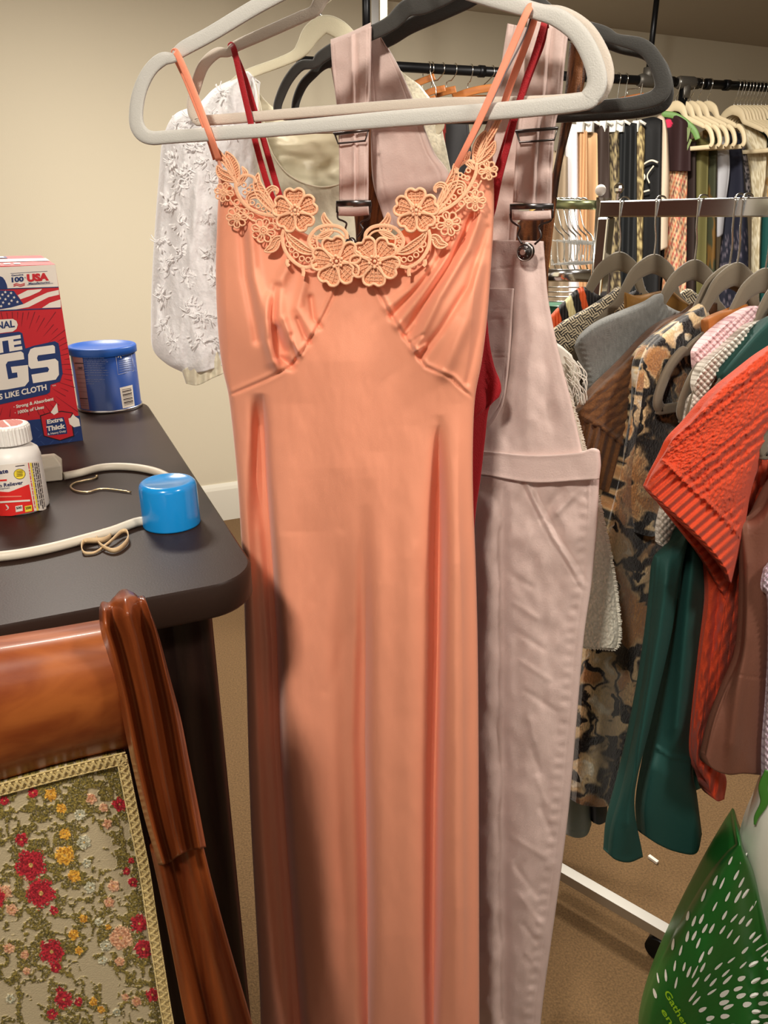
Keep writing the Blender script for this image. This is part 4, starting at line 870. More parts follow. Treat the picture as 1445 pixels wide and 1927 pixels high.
# lower legs so that the chair stands on the floor
def leg(p, q, r0, r1): MB().tube(smooth([p, p*.5+q*.5+A(0, .0, 0), q], 6), np.linspace(r0, r1, 13), 0, 12).build('leg', chm, ch)
pr0 = PC.at(A(430.), A(1990.), .02)[0]
leg(pr0, A(pr0[0]+.03, pr0[1]+.02, 0), .024, .014)
leg(pr0-PC.d*(-.36 if PC.d[0] < 0 else .36)*1.0, A(pr0[0]-.36, pr0[1]-.16, 0), .024, .014)
CF = None
red_ = [(58, 1628, 31), (77, 1681, 29), (97, 1791, 25), (120, 1881, 18), (40, 1580, 13), (101, 1713, 9), (262, 1738, 18), (270, 1786, 19), (225, 1514, 14), (62, 1492, 10), (8, 1507, 10), (287, 1872, 14), (148, 1886, 9), (113, 1864, 8), (105, 1821, 11), (98, 1908, 11), (250, 1660, 10), (238, 1640, 8), (-8, 1690, 20), (247, 1620, 6)]
yel_ = [(122, 1610, 20), (122, 1570, 12), (96, 1495, 13), (116, 1521, 10), (139, 1649, 13), (139, 1759, 11), (157, 1729, 9), (148, 1789, 8), (176, 1885, 9), (190, 1900, 8), (204, 1745, 6)]
pnk_ = [(8, 1680, 16), (227, 1765, 24), (206, 1698, 11), (214, 1668, 12), (202, 1551, 10), (172, 1503, 11), (195, 1520, 9), (257, 1885, 10), (236, 1877, 8), (17, 1784, 11), (47, 1797, 9), (22, 1712, 12), (225, 1810, 10), (50, 1828, 8)]
wht_ = [(150, 1533, 11), (170, 1670, 12), (163, 1625, 9), (193, 1808, 9), (158, 1585, 14), (185, 1735, 8), (20, 1880, 10), (200, 1780, 12), (220, 1905, 8)]
def uphc(U, V, s, t):
    base = lin((188, 172, 138))*(1-.06*(np.sin(V*1.6)*.5))[..., None]
    fine = fbm(U/2.6, V/2.6, 71, 2); C = base
    n1 = fbm(U/26, V/30, 61, 3); n2 = fbm(U/12, V/12, 67, 2)
    sc = ((np.abs(n1-.5) < .06) & (n2 > .36)) | ((n2 > .585) & (n1 > .40)); near = np.zeros(U.shape, bool)
    for lst, ex in ((red_, 1.7), (yel_, 1.9), (pnk_, 1.9)):
        for x, y, r in lst: near |= (np.hypot(U-x, V-y)+8*(n2-.5)*2 < r*ex)
    band_ = ((U > 205+.22*(V-1420)-30) | (V < 1530)) & (n2 > .42)
    ol = (sc | (near & (n2 > .42)) | band_) & (fine > .30)
    oc = mixc(lin((74, 66, 22)), lin((142, 124, 58)), sstep(.3, .75, fine)); C = np.where(ol[..., None], oc, C)
    h = ol*1.
    for lst, c0, c1 in ((wht_, (150, 146, 118), (206, 200, 172)), (pnk_, (186, 124, 88), (226, 178, 140)), (yel_, (176, 116, 24), (232, 176, 66)), (red_, (126, 12, 24), (196, 38, 52))):
        for x, y, r in lst:
            a = np.arctan2(V-y, U-x); m = (np.hypot(U-x, V-y)*(1+.07*np.cos(a*5+x)) < r*(.80+.55*(fine-.35))); cc = mixc(lin(c0), lin(c1), sstep(.3, .7, fine)); C = np.where(m[..., None], cc, C)
            m2 = np.hypot(U-x, V-y) < r*.14; C = np.where(m2[..., None], lin((200, 160, 90)), C)
    return C
def uphf(U, V, s, t):
    C = uphc(U, V, s, t); b = np.abs(C-lin((188, 172, 138))).sum(-1) > .12
    return .0011*b*(.4+1.2*fbm(U/2.2, V/2.2, 81, 2))
mb = MB(); cloth(mb, PC, [(-120, 1512), (0, 1484), (120, 1452), (238, 1424)], [(-90, 2020), (100, 2020), (200, 2018), (345, 2016)], [(-120, 1512), (-90, 2020)], [(238, 1424), (262, 1540), (285, 1660), (305, 1780), (325, 1910), (345, 2016)], th=.012, off=.012, fold=uphf, color=uphc, nu=380, nv=460, pw=4, backth=.03)
uph = mb.build('tapestry_back', M('tapestry', (190, 175, 140), .85, attr=True, bump=(700, .3), sheen=.1), ch)
brd = M('gold_braid', (206, 182, 122), .6, bump=(1500, .4), sheen=.2)
def braid(path, w_, off, name):
    mb = MB(); P = resamp(path, 400); L_ = np.r_[0, np.cumsum(np.linalg.norm(np.diff(P, axis=0), axis=1))]; T = np.gradient(P, axis=0); T /= np.linalg.norm(T, axis=1)[:, None]; N_ = np.stack([-T[:, 1], T[:, 0]], 1)
    band(mb, PC, resamp(path, 30), w_, .003, off-.001, sm=False)
    m = int(L_[-1]/1.0); Lq = np.linspace(0, L_[-1], m); c_ = np.stack([np.interp(Lq, L_, P[:, k]) for k in (0, 1)], 1); nn = np.stack([np.interp(Lq, L_, N_[:, k]) for k in (0, 1)], 1); tt_ = np.stack([-nn[:, 1], nn[:, 0]], 1)
    ph = Lq*2*pi/13.5
    for dph in (0, .75):
        Q = c_+nn*(np.sin(ph+dph)*w_*.34)[:, None]-tt_*(np.sin(2*(ph+dph))*2.2)[:, None]; mb.tube(PC.at(Q[:, 0], Q[:, 1], off+.0018), .0007, 0, 6)
    for sg in (-1, 1):
        Q = c_+nn*sg*w_*.46; mb.tube(PC.at(Q[:, 0], Q[:, 1], off+.0008+.0004*np.sin(Lq*2)), .0008, 0, 6)
    return mb.build(name, brd, ch)
braid([(-120, 1516), (0, 1486), (120, 1454), (238, 1426)], 22, .0265, 'braid_trim')
braid([(228, 1422), (240, 1480), (256, 1560), (272, 1640), (284, 1720), (298, 1810), (312, 1900), (330, 1995)], 20, .0262, 'braid_trim')
# ---------------- chrome clothes rack on the right ----------------
def tb(u):
    r = (u-722.5)/1472.; return (r*1.32-.373)/(.144+.24*r)
BD = A(.514, -.857, 0); GD = A(-.857, -.514, 0)
def barp(u): t = tb(u); return A(.373+.144*t, 1.32-.24*t, EYE)
PBAR = Plane((.373, 1.32), (.517, 1.08))
rk0 = barp(1135.)
rack = thing('garment_rack', (rk0[0], rk0[1], 0), 'chrome garment rack with flat top bar, carrying the sweaters and the leopard coat', 'clothes rack')
BZ = EYE+.013
pe = barp(1760.); ps = barp(1122.)
mb = MB(); mid = (pe+ps)/2; mb.box((mid[0], mid[1], BZ), (np.linalg.norm(pe-ps)/2, .007, .0125), 0, [BD, -GD, zz])
o = mb.build('top_bar', chrome, rack); bv = o.modifiers.new('b', 'BEVEL'); bv.width = .002; bv.segments = 2
for p in (ps+BD*.012, pe-BD*.012):
    mb = MB(); mb.box((p[0], p[1], (BZ-.0125+.07)/2), (.012, .009, (BZ-.0125-.07)/2), 0, [BD, -GD, zz]); o = mb.build('upright', chrome, rack); bv = o.modifiers.new('b', 'BEVEL'); bv.width = .003; bv.segments = 2
FB = Floor(.075); q1 = FB.at(A(1024.), A(1622.))[0]; q2 = FB.at(A(1275.), A(1768.))[0]
mb = MB(); dq = (q2-q1)/np.linalg.norm(q2-q1); nq = A(-dq[1], dq[0], 0); mb.box((q1+q2)/2, (np.linalg.norm(q2-q1)/2, .012, .012), 0, [dq, nq, zz]); o = mb.build('base_bar', M('brushed_steel', (190, 186, 178), .35, .8), rack)
for q in (q2-dq*.03,):
    mb = MB(); mb.tube([q+nq*.012-zz*.045, q-nq*.012-zz*.045], .026, 0, 20); mb.tube([q-zz*.03, q+zz*.0], .008, 0, 10); mb.build('caster', black, rack)
glass = M('clear_acrylic', (240, 240, 240), .08, trans=.9, ior=1.45)
kn = PBAR.at(A(1163.), A(366.))[0]
mb = MB(); mb.tube([kn-zz*.012, kn+zz*.004], .003, 0, 8); mb.ball(kn+zz*.009, .0085, 0, 10); o = mb.build('knob', M('faceted_chrome', (190, 190, 185), .1, 1.), rack); o.data.polygons.foreach_set('use_smooth', [False]*len(o.data.polygons)); o['label'] = 'faceted shiny knob'

taupe = M('taupe_velvet', (112, 101, 84), .8, bump=(900, .25), sheen=.3)
HP = [(0, .004), (.020, -.001), (.040, -.012), (.054, -.030), (.066, -.048), (.085, -.056), (.150, -.083), (.164, -.092), (.176, -.091), (.200, -.112), (.214, -.140), (.217, -.160), (.208, -.171), (.19, -.174)]
HW = [.030, .028, .024, .019, .016, .015, .014, .010, .014, .014, .014, .014, .014, .013]
HPATH = HP+[(0, -.175)]+[(-x, z) for x, z in HP[::-1][:-1]]
HWID = HW+[.012]+HW[::-1][:-1]
def make_hanger(name, mat, neck, d, barz, barn, label, cat='hanger', group=None, hookside=1, sc=1., w=1., arm=1.):
    t = thing(name, neck, label, cat, group); n = np.cross(d, zz); 
    L_ = Local(neck, d, n)
    mb = MB(); band(mb, L_, [((abs(x) if abs(x) < .066 else .066+(abs(x)-.066)*arm)*(1 if x > 0 else -1)*sc, z*sc-.006) for x, z in HPATH], [q*w for q in HWID], .006, closed=True, n=4, k=10); mb.build('hanger_frame', mat, t)
    top = barz; h = top-neck[2]; r = .011
    arc = [neck+d*(r*cos(a))*hookside+zz*(h-.0+.006*sin(a)-.006+.004) for a in np.linspace(-.5, pi+.5, 10)]
    pts = [neck-zz*.004, neck+zz*h*.35, neck+zz*h*.6+d*.006*hookside]+arc
    MB().tube(smooth(pts, 3), .0014, 0, 6).build('hook', wire, t); return t
def neck_at(u, v): b = barp(u); pl = Plane(b[:2], (b+GD)[:2]); r = rays(A(u), A(v))[0]; k = b[1]/r[1]; return A(b[0], b[1], EYE+r[2]*k)
hang = [(1162, 489, 'taupe velvet hanger at the far end of the chrome rack, holding the striped knit'), (1228, 494, 'taupe velvet hanger with the black and cream basketweave knit'),
        (1305, 505, 'taupe velvet hanger holding the grey sweater'), (1372, 516, 'taupe velvet hanger holding the brown cable knit, its hook crossing the next one'),
        (1386, 513, 'taupe velvet hanger holding the leopard coat'), (1441, 524, 'taupe velvet hanger at the right edge of the photo, holding the tan suede piece'),
        (1492, 533, 'taupe velvet hanger with its end loop beside the leopard coat, under the pink knit'), (1530, 540, 'taupe velvet hanger whose end shows under the white crochet top'),
        (1566, 546, 'taupe velvet hanger whose end shows in the dark green top'), (1690, 575, 'taupe velvet hanger loop at the right edge over the orange sweater')]
for u, v, lab in hang:
    dirg = GD if u < 1500 else A(cos(R(207)), sin(R(207)), 0)
    make_hanger('taupe_hanger', taupe, neck_at(float(u), float(v)), dirg, BZ+.0135, None, lab, group=None, sc=1.0 if u < 1350 else .9, w=1. if u < 1350 else 1.12, arm=.6 if u < 1400 else .92)
def GP(u, rot=0., sh=0.):
    b = barp(u); d = A(GD[0]*cos(rot)-GD[1]*sin(rot), GD[0]*sin(rot)+GD[1]*cos(rot), 0); return Plane(b[:2], (b+d)[:2])
def garment(name, label, cat, pl, top, bot, left, right, mat, color=None, fold=None, th=.015, off=0., nu=70, nv=110, part=None, sm=True, **k):
    mb = MB(); cloth(mb, pl, top, bot, left, right, th=th, off=off, fold=fold, color=color, nu=nu, nv=nv, sm=sm, **k)
    o = mb.build(name, mat); return tag(o, label, cat)
def solid(c): return lambda U, V, s, t: np.ones(U.shape+(3,))*lin(c)
knit = M('coloured_knit', (200, 200, 200), .9, attr=True, bump=(650, .6), sheen=.2)
smoothc = M('coloured_cloth', (200, 200, 200), .75, attr=True, bump=(500, .2))
TAPER = .07
# striped knit
def strc(U, V, s, t):
    q = U-.25*(V-560); C = np.ones(U.shape+(3,))*lin((222, 92, 40))
    for a, b, c in [(1046, 1062, (26, 22, 22)), (1062, 1076, (224, 212, 160)), (1076, 1091, (26, 22, 22)), (1103, 1160, (30, 26, 28)), (1160, 1260, (40, 34, 36))]:
        C[(q > a) & (q < b)] = lin(c)
    return C
garment('striped_sweater', 'orange, black and cream striped knit top at the far end of the chrome rack', 'sweater', GP(1162), [(1022, 612), (1062, 568), (1098, 540), (1130, 556), (1180, 552), (1215, 540)], [(1022, 860), (1120, 870), (1215, 860)],
        [(1022, 612), (1022, 860)], [(1215, 540), (1215, 860)], knit, strc, lambda U, V, s, t: .0012*np.sin(U*1.1)+.003*np.sin(U/18.), th=.012, nu=140, nv=60)
def bwc(U, V, s, t):
    a = .62; x = (U*cos(a)-V*sin(a))/13.; y = (U*sin(a)+V*cos(a))/13.; par = (np.floor(x)+np.floor(y)) % 2
    st = np.where(par > .5, x, y)*3.; m = ((st % 1) > .48)*1.; return mixc(lin((206, 190, 158)), lin((30, 24, 28)), m)
garment('basketweave_sweater', 'black and cream basketweave patterned knit left of the grey sweater', 'sweater', GP(1215), [(1026, 634), (1060, 606), (1110, 578), (1150, 552), (1166, 540), (1176, 560), (1240, 590), (1290, 545), (1316, 556)], [(1030, 900), (1150, 910), (1316, 900)],
        [(1026, 634), (1030, 900)], [(1316, 556), (1316, 900)], knit, bwc, lambda U, V, s, t: .003*np.sin(U/21.+V/50.), th=.014, nu=330, nv=240)
garment('mustard_shirt', 'mustard brown shirt whose collar shows behind the grey sweater', 'shirt', GP(1262), [(1176, 550), (1200, 556), (1240, 548), (1262, 546), (1280, 560), (1300, 575)], [(1190, 800), (1300, 800)], [(1176, 550), (1180, 640), (1190, 800)], [(1300, 575), (1300, 800)], smoothc, solid((128, 88, 30)), lambda U, V, s, t: .004*np.sin(U/12.+V/30.), th=.012)
def greyc(U, V, s, t): return lin((112, 112, 108))*(.76+.5*fbm(U/2., V/7., 3, 2))[..., None]
garment('grey_sweater', 'heather grey ribbed knit sweater between the basketweave knit and the brown cable knit', 'sweater', GP(1300), [(1082, 652), (1098, 628), (1130, 604), (1180, 582), (1220, 566), (1246, 552), (1252, 572), (1290, 588), (1330, 570)], [(1110, 900), (1200, 920), (1330, 900)],
        [(1082, 652), (1096, 690), (1104, 740), (1108, 800), (1110, 900)], [(1330, 570), (1330, 900)], knit, greyc, lambda U, V, s, t: .0012*np.sin(V/1.6)*sstep(.1, .02, s)+.0012*np.sin(U/1.8+V*.3)*sstep(1236, 1244, U)+.004*fbm(U/50, V/50, 2), th=.02, nu=200, nv=120)
# white fringed scarf-like garment
mb = MB(); rg = random.Random(8); plf = GP(1335)
cloth(mb, plf, [(1030, 640), (1052, 648), (1076, 668)], [(1034, 790), (1056, 790), (1078, 770)], [(1030, 640), (1034, 790)], [(1076, 668), (1084, 700), (1078, 770)], th=.012, nu=24, nv=30)
for k in range(46):
    x = 1060+rg.uniform(0, 26); y = 664+rg.uniform(0, 74); L_ = rg.uniform(24, 60); b_ = rg.uniform(4, 20)
    P = [(x, y), (x+b_*.9, y+L_*.3), (x+b_*1.2, y+L_*.65), (x+b_*rg.uniform(.6, 1.3), y+L_)]
    P = [(min(a, 1104), min(b, 762)) for a, b in P]
    band(mb, plf, P, [2.4, 2.2, 1.8, .8], .0008, .012+rg.uniform(0, .012), n=4, k=6)
o = mb.build('fringed_top', M('white_fringe', (226, 222, 210), .8)); tag(o, 'white top with loose fringe poking out behind the pink overalls bib', 'top')
def cable(U, V, ang, per, amp=.0035):
    x = U*cos(ang)+V*sin(ang); y = -U*sin(ang)+V*cos(ang)
    return amp*(np.abs(np.sin(x/per))**.6)+amp*.5*np.sin(x/per*2)*np.sin(y/6.)
def brc(U, V, s, t): return lin((104, 66, 34))*(.7+.6*fbm(U/2.5, V/2.5, 6, 2))[..., None]
def brf(U, V, s, t):
    e = segd(U, V, [(1092, 782), (1130, 800), (1175, 838)]); low = V > np.interp(U, [1085, 1130, 1180], [786, 806, 846])
    return np.where(low, .0022*np.sin((U+V*.25)/2.6), cable(U, V, .95, 5.5, .0022))+.003*np.exp(-(e/5)**2)
garment('brown_cable_cardigan', 'brown chunky cable knit cardigan hanging in front of the grey sweater', 'cardigan', GP(1345), [(1084, 776), (1130, 724), (1180, 676), (1240, 612), (1290, 586), (1318, 566), (1350, 570)], [(1098, 850), (1120, 900), (1140, 925), (1230, 930), (1350, 900)],
        [(1084, 776), (1088, 800), (1098, 850)], [(1350, 570), (1350, 900)], knit, brc, brf, th=.022, nu=220, nv=150)
def suc(U, V, s, t): return lin((164, 98, 40))*(.8+.35*fbm(U/14, V/14, 5, 3))[..., None]
# leopard coat
def leoc(U, V, s, t):
    ones = np.ones(U.shape+(3,)); fine = fbm(U/1.5, V/4., 7, 2)
    wx = U+20*(fbm(U/24, V/24, 91, 2)-.5)*2; wy = V+20*(fbm(U/24, V/24, 95, 2)-.5)*2
    n1 = .8*vnoise(wx/31., wy/40., 61)+.2*vnoise(wx/11., wy/13., 62); n2 = .75*vnoise(wx/24.+9, wy/27., 71)+.25*vnoise(wx/9., wy/9., 72)
    q = n1+.05*(fine-.5)
    C = mixc(ones*lin((206, 178, 134)), ones*lin((168, 120, 74)), sstep(.52, .72, n1)); C = mixc(C, ones*lin((226, 214, 190)), sstep(.22, .12, n1))
    K = np.clip(np.exp(-((q-.47)/.105)**4)+sstep(.60, .64, n2+.08*(fine-.5))*sstep(.70, .58, n1), 0, 1); C = mixc(C, ones*lin((22, 16, 15)), K)
    C = mixc(C, ones*lin((36, 24, 22)), sstep(1450, 1500, V)*.7*sstep(.3, .5, n2)); return C*(.74+.5*fine)[..., None]
def leof(U, V, s, t): return .0014*fbm(U/1.8, V/3.5, 7, 2)+ridge(U, V, [(1250, 620), (1215, 800), (1180, 1200), (1150, 1500)], 26, -.012)+.006*np.sin(U/34.+V/200.)
fur = M('leopard_fur', (200, 170, 130), .95, attr=True, bump=(420, .7), sheen=.4)
lc0 = barp(1386.)
coat = thing('leopard_coat', (lc0[0], lc0[1], .6), 'long leopard print faux fur coat in the middle of the chrome rack', 'coat')
mb = MB(); cloth(mb, GP(1386), [(1196, 770), (1200, 700), (1218, 650), (1262, 612), (1300, 588), (1322, 572), (1334, 590), (1342, 610)], [(1076, 1506), (1100, 1516), (1150, 1516), (1196, 1482)],
      [(1196, 770), (1178, 860), (1150, 960), (1120, 1080), (1096, 1220), (1082, 1380), (1076, 1506)], [(1342, 610), (1330, 700), (1312, 820), (1290, 900), (1262, 1000), (1245, 1180), (1222, 1330), (1196, 1482)], th=.03, fold=leof, color=leoc, nu=260, nv=560); mb.build('coat_body', fur, coat)
mb = MB(); cloth(mb, GP(1398), [(1200, 700), (1218, 656), (1262, 616), (1300, 590), (1324, 578)], [(1190, 1000), (1225, 1010), (1246, 1000)], [(1200, 700), (1196, 790), (1182, 880), (1180, 940), (1190, 1000)], [(1324, 578), (1334, 640), (1310, 720), (1262, 850), (1246, 1000)], th=.024, off=.0, fold=lambda U, V, s, t: .0018*fbm(U/1.8, V/3.5, 7, 2), color=lambda U, V, s, t: leoc(U+70, V-30, s, t), nu=170, nv=280); mb.build('sleeve', fur, coat)
garment('suede_jacket', 'tan suede jacket with its shoulder showing right of the leopard coat', 'jacket', GP(1441), [(1322, 602), (1350, 590), (1385, 578), (1404, 572), (1420, 580), (1470, 560)], [(1330, 720), (1470, 720)], [(1322, 602), (1326, 650), (1330, 720)], [(1470, 560), (1470, 720)], smoothc, suc, lambda U, V, s, t: .006*np.sin(U/16.), th=.014)
# crochet pieces
def croc(c0, c1, sz=5.): 
    def f(U, V, s, t):
        x = (U+V)/sz; y = (U-V)/sz; h = (np.abs(np.sin(x))*np.abs(np.sin(y))); return mixc(np.ones(U.shape+(3,))*lin(c1), np.ones(U.shape+(3,))*lin(c0), sstep(.06, .3, h))
    return f
def crof(sz=5., a=.0028): return lambda U, V, s, t: a*np.abs(np.sin((U+V)/sz)*np.sin((U-V)/sz))
garment('pink_crochet_top', 'pale pink openwork knit top right of the leopard coat', 'top', GP(1480), [(1304, 664), (1330, 640), (1370, 606), (1410, 580), (1426, 576), (1430, 584)], [(1312, 722), (1322, 700), (1345, 668), (1390, 640), (1430, 616)], [(1304, 664), (1306, 690), (1312, 722)], [(1430, 584), (1430, 616)], knit, croc((236, 200, 202), (190, 140, 146)), crof(4., .002), th=.014, nu=150, nv=50)
def wcro():
    mb = MB(); f = dict(color=croc((222, 216, 204), (150, 140, 126), 4.2), fold=crof(4.2, .004))
    pl = GP(1512)
    cloth(mb, pl, [(1304, 728), (1325, 690), (1366, 650), (1410, 612), (1434, 602)], [(1318, 776), (1332, 738), (1350, 708), (1390, 676), (1440, 640)], [(1304, 728), (1310, 752), (1318, 776)], [(1434, 602), (1440, 640)], th=.014, nu=150, nv=60, **f)
    cloth(mb, pl, [(1304, 740), (1320, 750)], [(1238, 1020), (1262, 1034), (1300, 1020)], [(1304, 740), (1290, 800), (1262, 900), (1240, 980), (1238, 1020)], [(1320, 750), (1318, 840), (1300, 1020)], th=.012, nu=60, nv=200, **f)
    o = mb.build('white_crochet_top', knit); tag(o, 'white chunky crochet top between the pink knit and the dark green top', 'top')
wcro()
# dark green dress
grm = M('dark_green_crepe', (24, 70, 64), .7, bump=(900, .25))
gp0 = barp(1566.)
gd = thing('green_dress', (gp0[0], gp0[1], .35), 'dark green crepe garment with flared panels and pocket beside the orange sweater', 'dress')
PG = GP(1545)
mb = MB(); cloth(mb, PG, [(1352, 706), (1366, 690), (1400, 650), (1445, 602), (1500, 570)], [(1372, 770), (1420, 760), (1500, 740)], [(1352, 706), (1358, 730), (1372, 770)], [(1500, 570), (1500, 740)], th=.016, nu=40, nv=24); mb.build('shoulder', grm, gd)
mb = MB(); cloth(mb, PG, [(1233, 1046), (1262, 1026), (1288, 1000), (1330, 900)], [(1143, 1604), (1158, 1618), (1184, 1623), (1210, 1613)], [(1233, 1046), (1222, 1180), (1200, 1330), (1172, 1470), (1150, 1550), (1143, 1604)], [(1330, 900), (1290, 1040), (1262, 1200), (1225, 1360), (1194, 1500), (1210, 1613)], th=.02, off=.012,
      fold=lambda U, V, s, t: ridge(U, V, [(1262, 1040), (1240, 1200), (1205, 1400), (1180, 1610)], 14, .012)-.001*np.exp(-(segd(U, V, [(1240, 1050), (1222, 1260), (1200, 1400), (1190, 1500)])/1.6)**2), nu=60, nv=160); mb.build('front_panel', grm, gd)
mb = MB(); cloth(mb, PG, [(1286, 1010), (1330, 960), (1360, 900)], [(1206, 1568), (1240, 1590), (1275, 1604), (1310, 1606), (1321, 1570)], [(1286, 1010), (1262, 1200), (1236, 1360), (1206, 1500), (1206, 1568)], [(1360, 900), (1334, 1060), (1322, 1240), (1302, 1420), (1312, 1500), (1321, 1570)], th=.03, off=-.008,
      fold=lambda U, V, s, t: ridge(U, V, [(1310, 1000), (1290, 1200), (1270, 1430)], 14, .012)+.003*np.exp(-(segd(U, V, [(1225, 1400), (1262, 1424), (1302, 1430)])/3)**2)+.008*sstep(1400, 1450, V-(U-1225)*.4), nu=70, nv=160); mb.build('flared_panel', grm, gd)
mb = MB(); cloth(mb, PG, [(1300, 1380), (1340, 1380)], [(1304, 1490), (1322, 1482)], [(1300, 1380), (1304, 1490)], [(1340, 1380), (1322, 1482)], th=.01, off=-.03, nu=16, nv=30); mb.build('back_panel', grm, gd)
# orange cable sweater
orm = M('orange_knit', (208, 70, 34), .9, bump=(600, .6), var=(60, .06), sheen=.1)
PO = GP(1600)
sw0 = barp(1600.)
os_ = thing('orange_sweater', (sw0[0], sw0[1], .45), 'bright orange-red cable knit sweater with ribbed cuff on the right', 'sweater')
def orf(U, V, s, t):
    hd = segd(U, V, [(1214, 914), (1240, 940), (1290, 985), (1335, 1030), (1365, 1070), (1376, 1098)])
    rib = .0019*np.sin((U*.66+V*.75)/2.5); bd_ = np.interp(U*.80-V*-.55, [0, 1], [0, 1])
    x = U*.62+V*.78
    y = U*.78-V*.62; cab = .0016*np.sin(x/13.)+.0018*np.sin(x/2.6+.35*np.sin(y/7.))*(np.sin(x/17.) > -.2)+.0018*(fbm(x/3., y/5., 8, 2)-.5)*2
    return np.where(hd < 56, rib, cab)+.003*np.exp(-((hd-58)/4)**2)
mb = MB(); cloth(mb, PO, [(1250, 852), (1268, 822), (1300, 790), (1345, 738), (1400, 690), (1445, 655), (1520, 610)], [(1214, 914), (1240, 940), (1290, 985), (1335, 1030), (1365, 1070), (1372, 1092), (1376, 1098)],
      [(1250, 852), (1228, 886), (1214, 914)], [(1520, 610), (1480, 760), (1420, 900), (1400, 1000), (1376, 1098)], th=.03, off=.03, fold=orf, nu=230, nv=170, backth=.012); mb.build('sleeve', orm, os_)
mb = MB(); cloth(mb, PO, [(1218, 918), (1260, 950), (1310, 990), (1350, 1030), (1374, 1062)], [(1232, 936), (1270, 980), (1320, 1045), (1358, 1110), (1370, 1140)], [(1218, 918), (1232, 936)], [(1374, 1062), (1370, 1140)], th=.006, off=.006, fold=lambda U, V, s, t: .002*np.sin((U*.66+V*.75)/2.5), nu=150, nv=30); mb.build('cuff_inside', orm, os_)
def orb(U, V, s, t): return .0028*np.sin((U+V*.16)/2.6)*sstep(.8, .86, t)+cable(U, V, .12, 5., .0025)+ridge(U, V, [(1352, 1080), (1342, 1250), (1330, 1400)], 10, -.008)
mb = MB(); cloth(mb, PO, [(1324, 1060), (1370, 1020), (1430, 850), (1520, 700)], [(1328, 1470), (1340, 1496), (1350, 1508), (1363, 1504)], [(1324, 1060), (1330, 1130), (1318, 1220), (1306, 1320), (1300, 1400), (1308, 1440), (1328, 1470)], [(1520, 700), (1440, 1000), (1402, 1150), (1376, 1260), (1342, 1350), (1340, 1420), (1366, 1462), (1363, 1504)], th=.022, off=-.012, fold=orb, nu=120, nv=260); mb.build('body', orm, os_)
def tuf(U, V, s, t): return ridge(U, V, [(1400, 1000), (1400, 1200), (1370, 1460)], 14, .007)+.005*np.sin((U+V*.12)/19.)-.0008*np.exp(-((V-1272+(U-1400)*-.15)/1.5)**2)
garment('brown_tunic', 'mauve-brown sleeveless leather-look tunic at the right edge in front of the orange sweater', 'tunic', GP(1660), [(1394, 984), (1412, 976), (1430, 960), (1446, 936), (1500, 830)], [(1326, 1418), (1340, 1446), (1370, 1458), (1400, 1456), (1436, 1459), (1460, 1460)],
        [(1394, 984), (1398, 1080), (1396, 1180), (1388, 1240), (1362, 1300), (1340, 1360), (1326, 1418)], [(1500, 830), (1490, 1100), (1460, 1460)], M('mauve_brown_leather', (122, 78, 62), .6, bump=(300, .2)), None, tuf, th=.02, nu=70, nv=160)
garment('lilac_knit', 'pale lilac crochet knit just visible at the right edge', 'knitwear', GP(1700), [(1436, 1082), (1445, 1060), (1500, 1000)], [(1438, 1470), (1500, 1470)], [(1436, 1082), (1434, 1110), (1444, 1140), (1442, 1300), (1436, 1400), (1438, 1470)], [(1500, 1000), (1500, 1470)], knit, croc((224, 206, 218), (180, 150, 170)), crof(4.), th=.014, nu=50, nv=200)
# sherpa vest behind the overalls
PSH = Plane((-.1, 1.1), (.4, .90))
def shf(U, V, s, t): return .005*fbm(U/3., V/3., 51, 2)
def shc(U, V, s, t): return lin((232, 226, 208))*(.85+.2*fbm(U/3., V/3., 51, 2))[..., None]
sh = garment('sherpa_vest', 'cream fleecy vest whose edge shows between the pink overalls and the leopard coat', 'vest', PSH, [(1000, 700), (1040, 705), (1064, 720)], [(1000, 1210), (1060, 1216), (1110, 1218), (1160, 1221)], [(1000, 700), (1000, 1210)], [(1064, 720), (1086, 790), (1104, 858), (1126, 940), (1150, 1050), (1163, 1140), (1167, 1190), (1160, 1221)], M('sherpa', (230, 225, 205), 1., attr=True, bump=(260, .8), sheen=.3), shc, shf, th=.02, nu=150, nv=280)
mb = MB(); rg = random.Random(4); E = resamp([(1070, 740), (1086, 790), (1104, 858), (1126, 940), (1150, 1050), (1163, 1140), (1167, 1190), (1160, 1220), (1130, 1219), (1100, 1218)], 260)
for x, y in E:
    for k in range(2):
        a = rg.uniform(-.9, .9)+(0 if y < 1215 else 1.4); l = rg.uniform(2, 5); P = [(x-3, y), (x+l*cos(a)*.6, y+l*sin(a)*.5), (x+l*cos(a), y+l*sin(a))]; W = PSH.at(A(*P)[:, 0], A(*P)[:, 1], .002+rg.uniform(0, .006)); mb.tube(W, [.0012, .0009, .0003], 0, 4, cap=False)
o = mb.build('fleece_edge', M('fleece_white', (236, 230, 214), 1.), sh)
# jeans under the leopard coat
for (nm, lab, c, tp, bt, uu) in [('light_jeans', 'pale blue denim hem below the leopard coat', (132, 140, 138), [(1060, 1440), (1112, 1440)], [(1064, 1570), (1085, 1577), (1104, 1572), (1113, 1552)], 1330),
                             ('dark_jeans', 'dark denim hem with ragged edge below the leopard coat', (52, 60, 68), [(1112, 1430), (1146, 1430)], [(1116, 1548), (1128, 1552), (1142, 1546)], 1350)]:
    garment(nm, lab, 'jeans', GP(uu), tp, bt, [tp[0], bt[0]], [tp[-1], bt[-1]], smoothc, solid(c), lambda U, V, s, t: .003*np.sin(U/7.)-.001*np.exp(-((V-1562)/1.2)**2), th=.02, nu=40, nv=60)

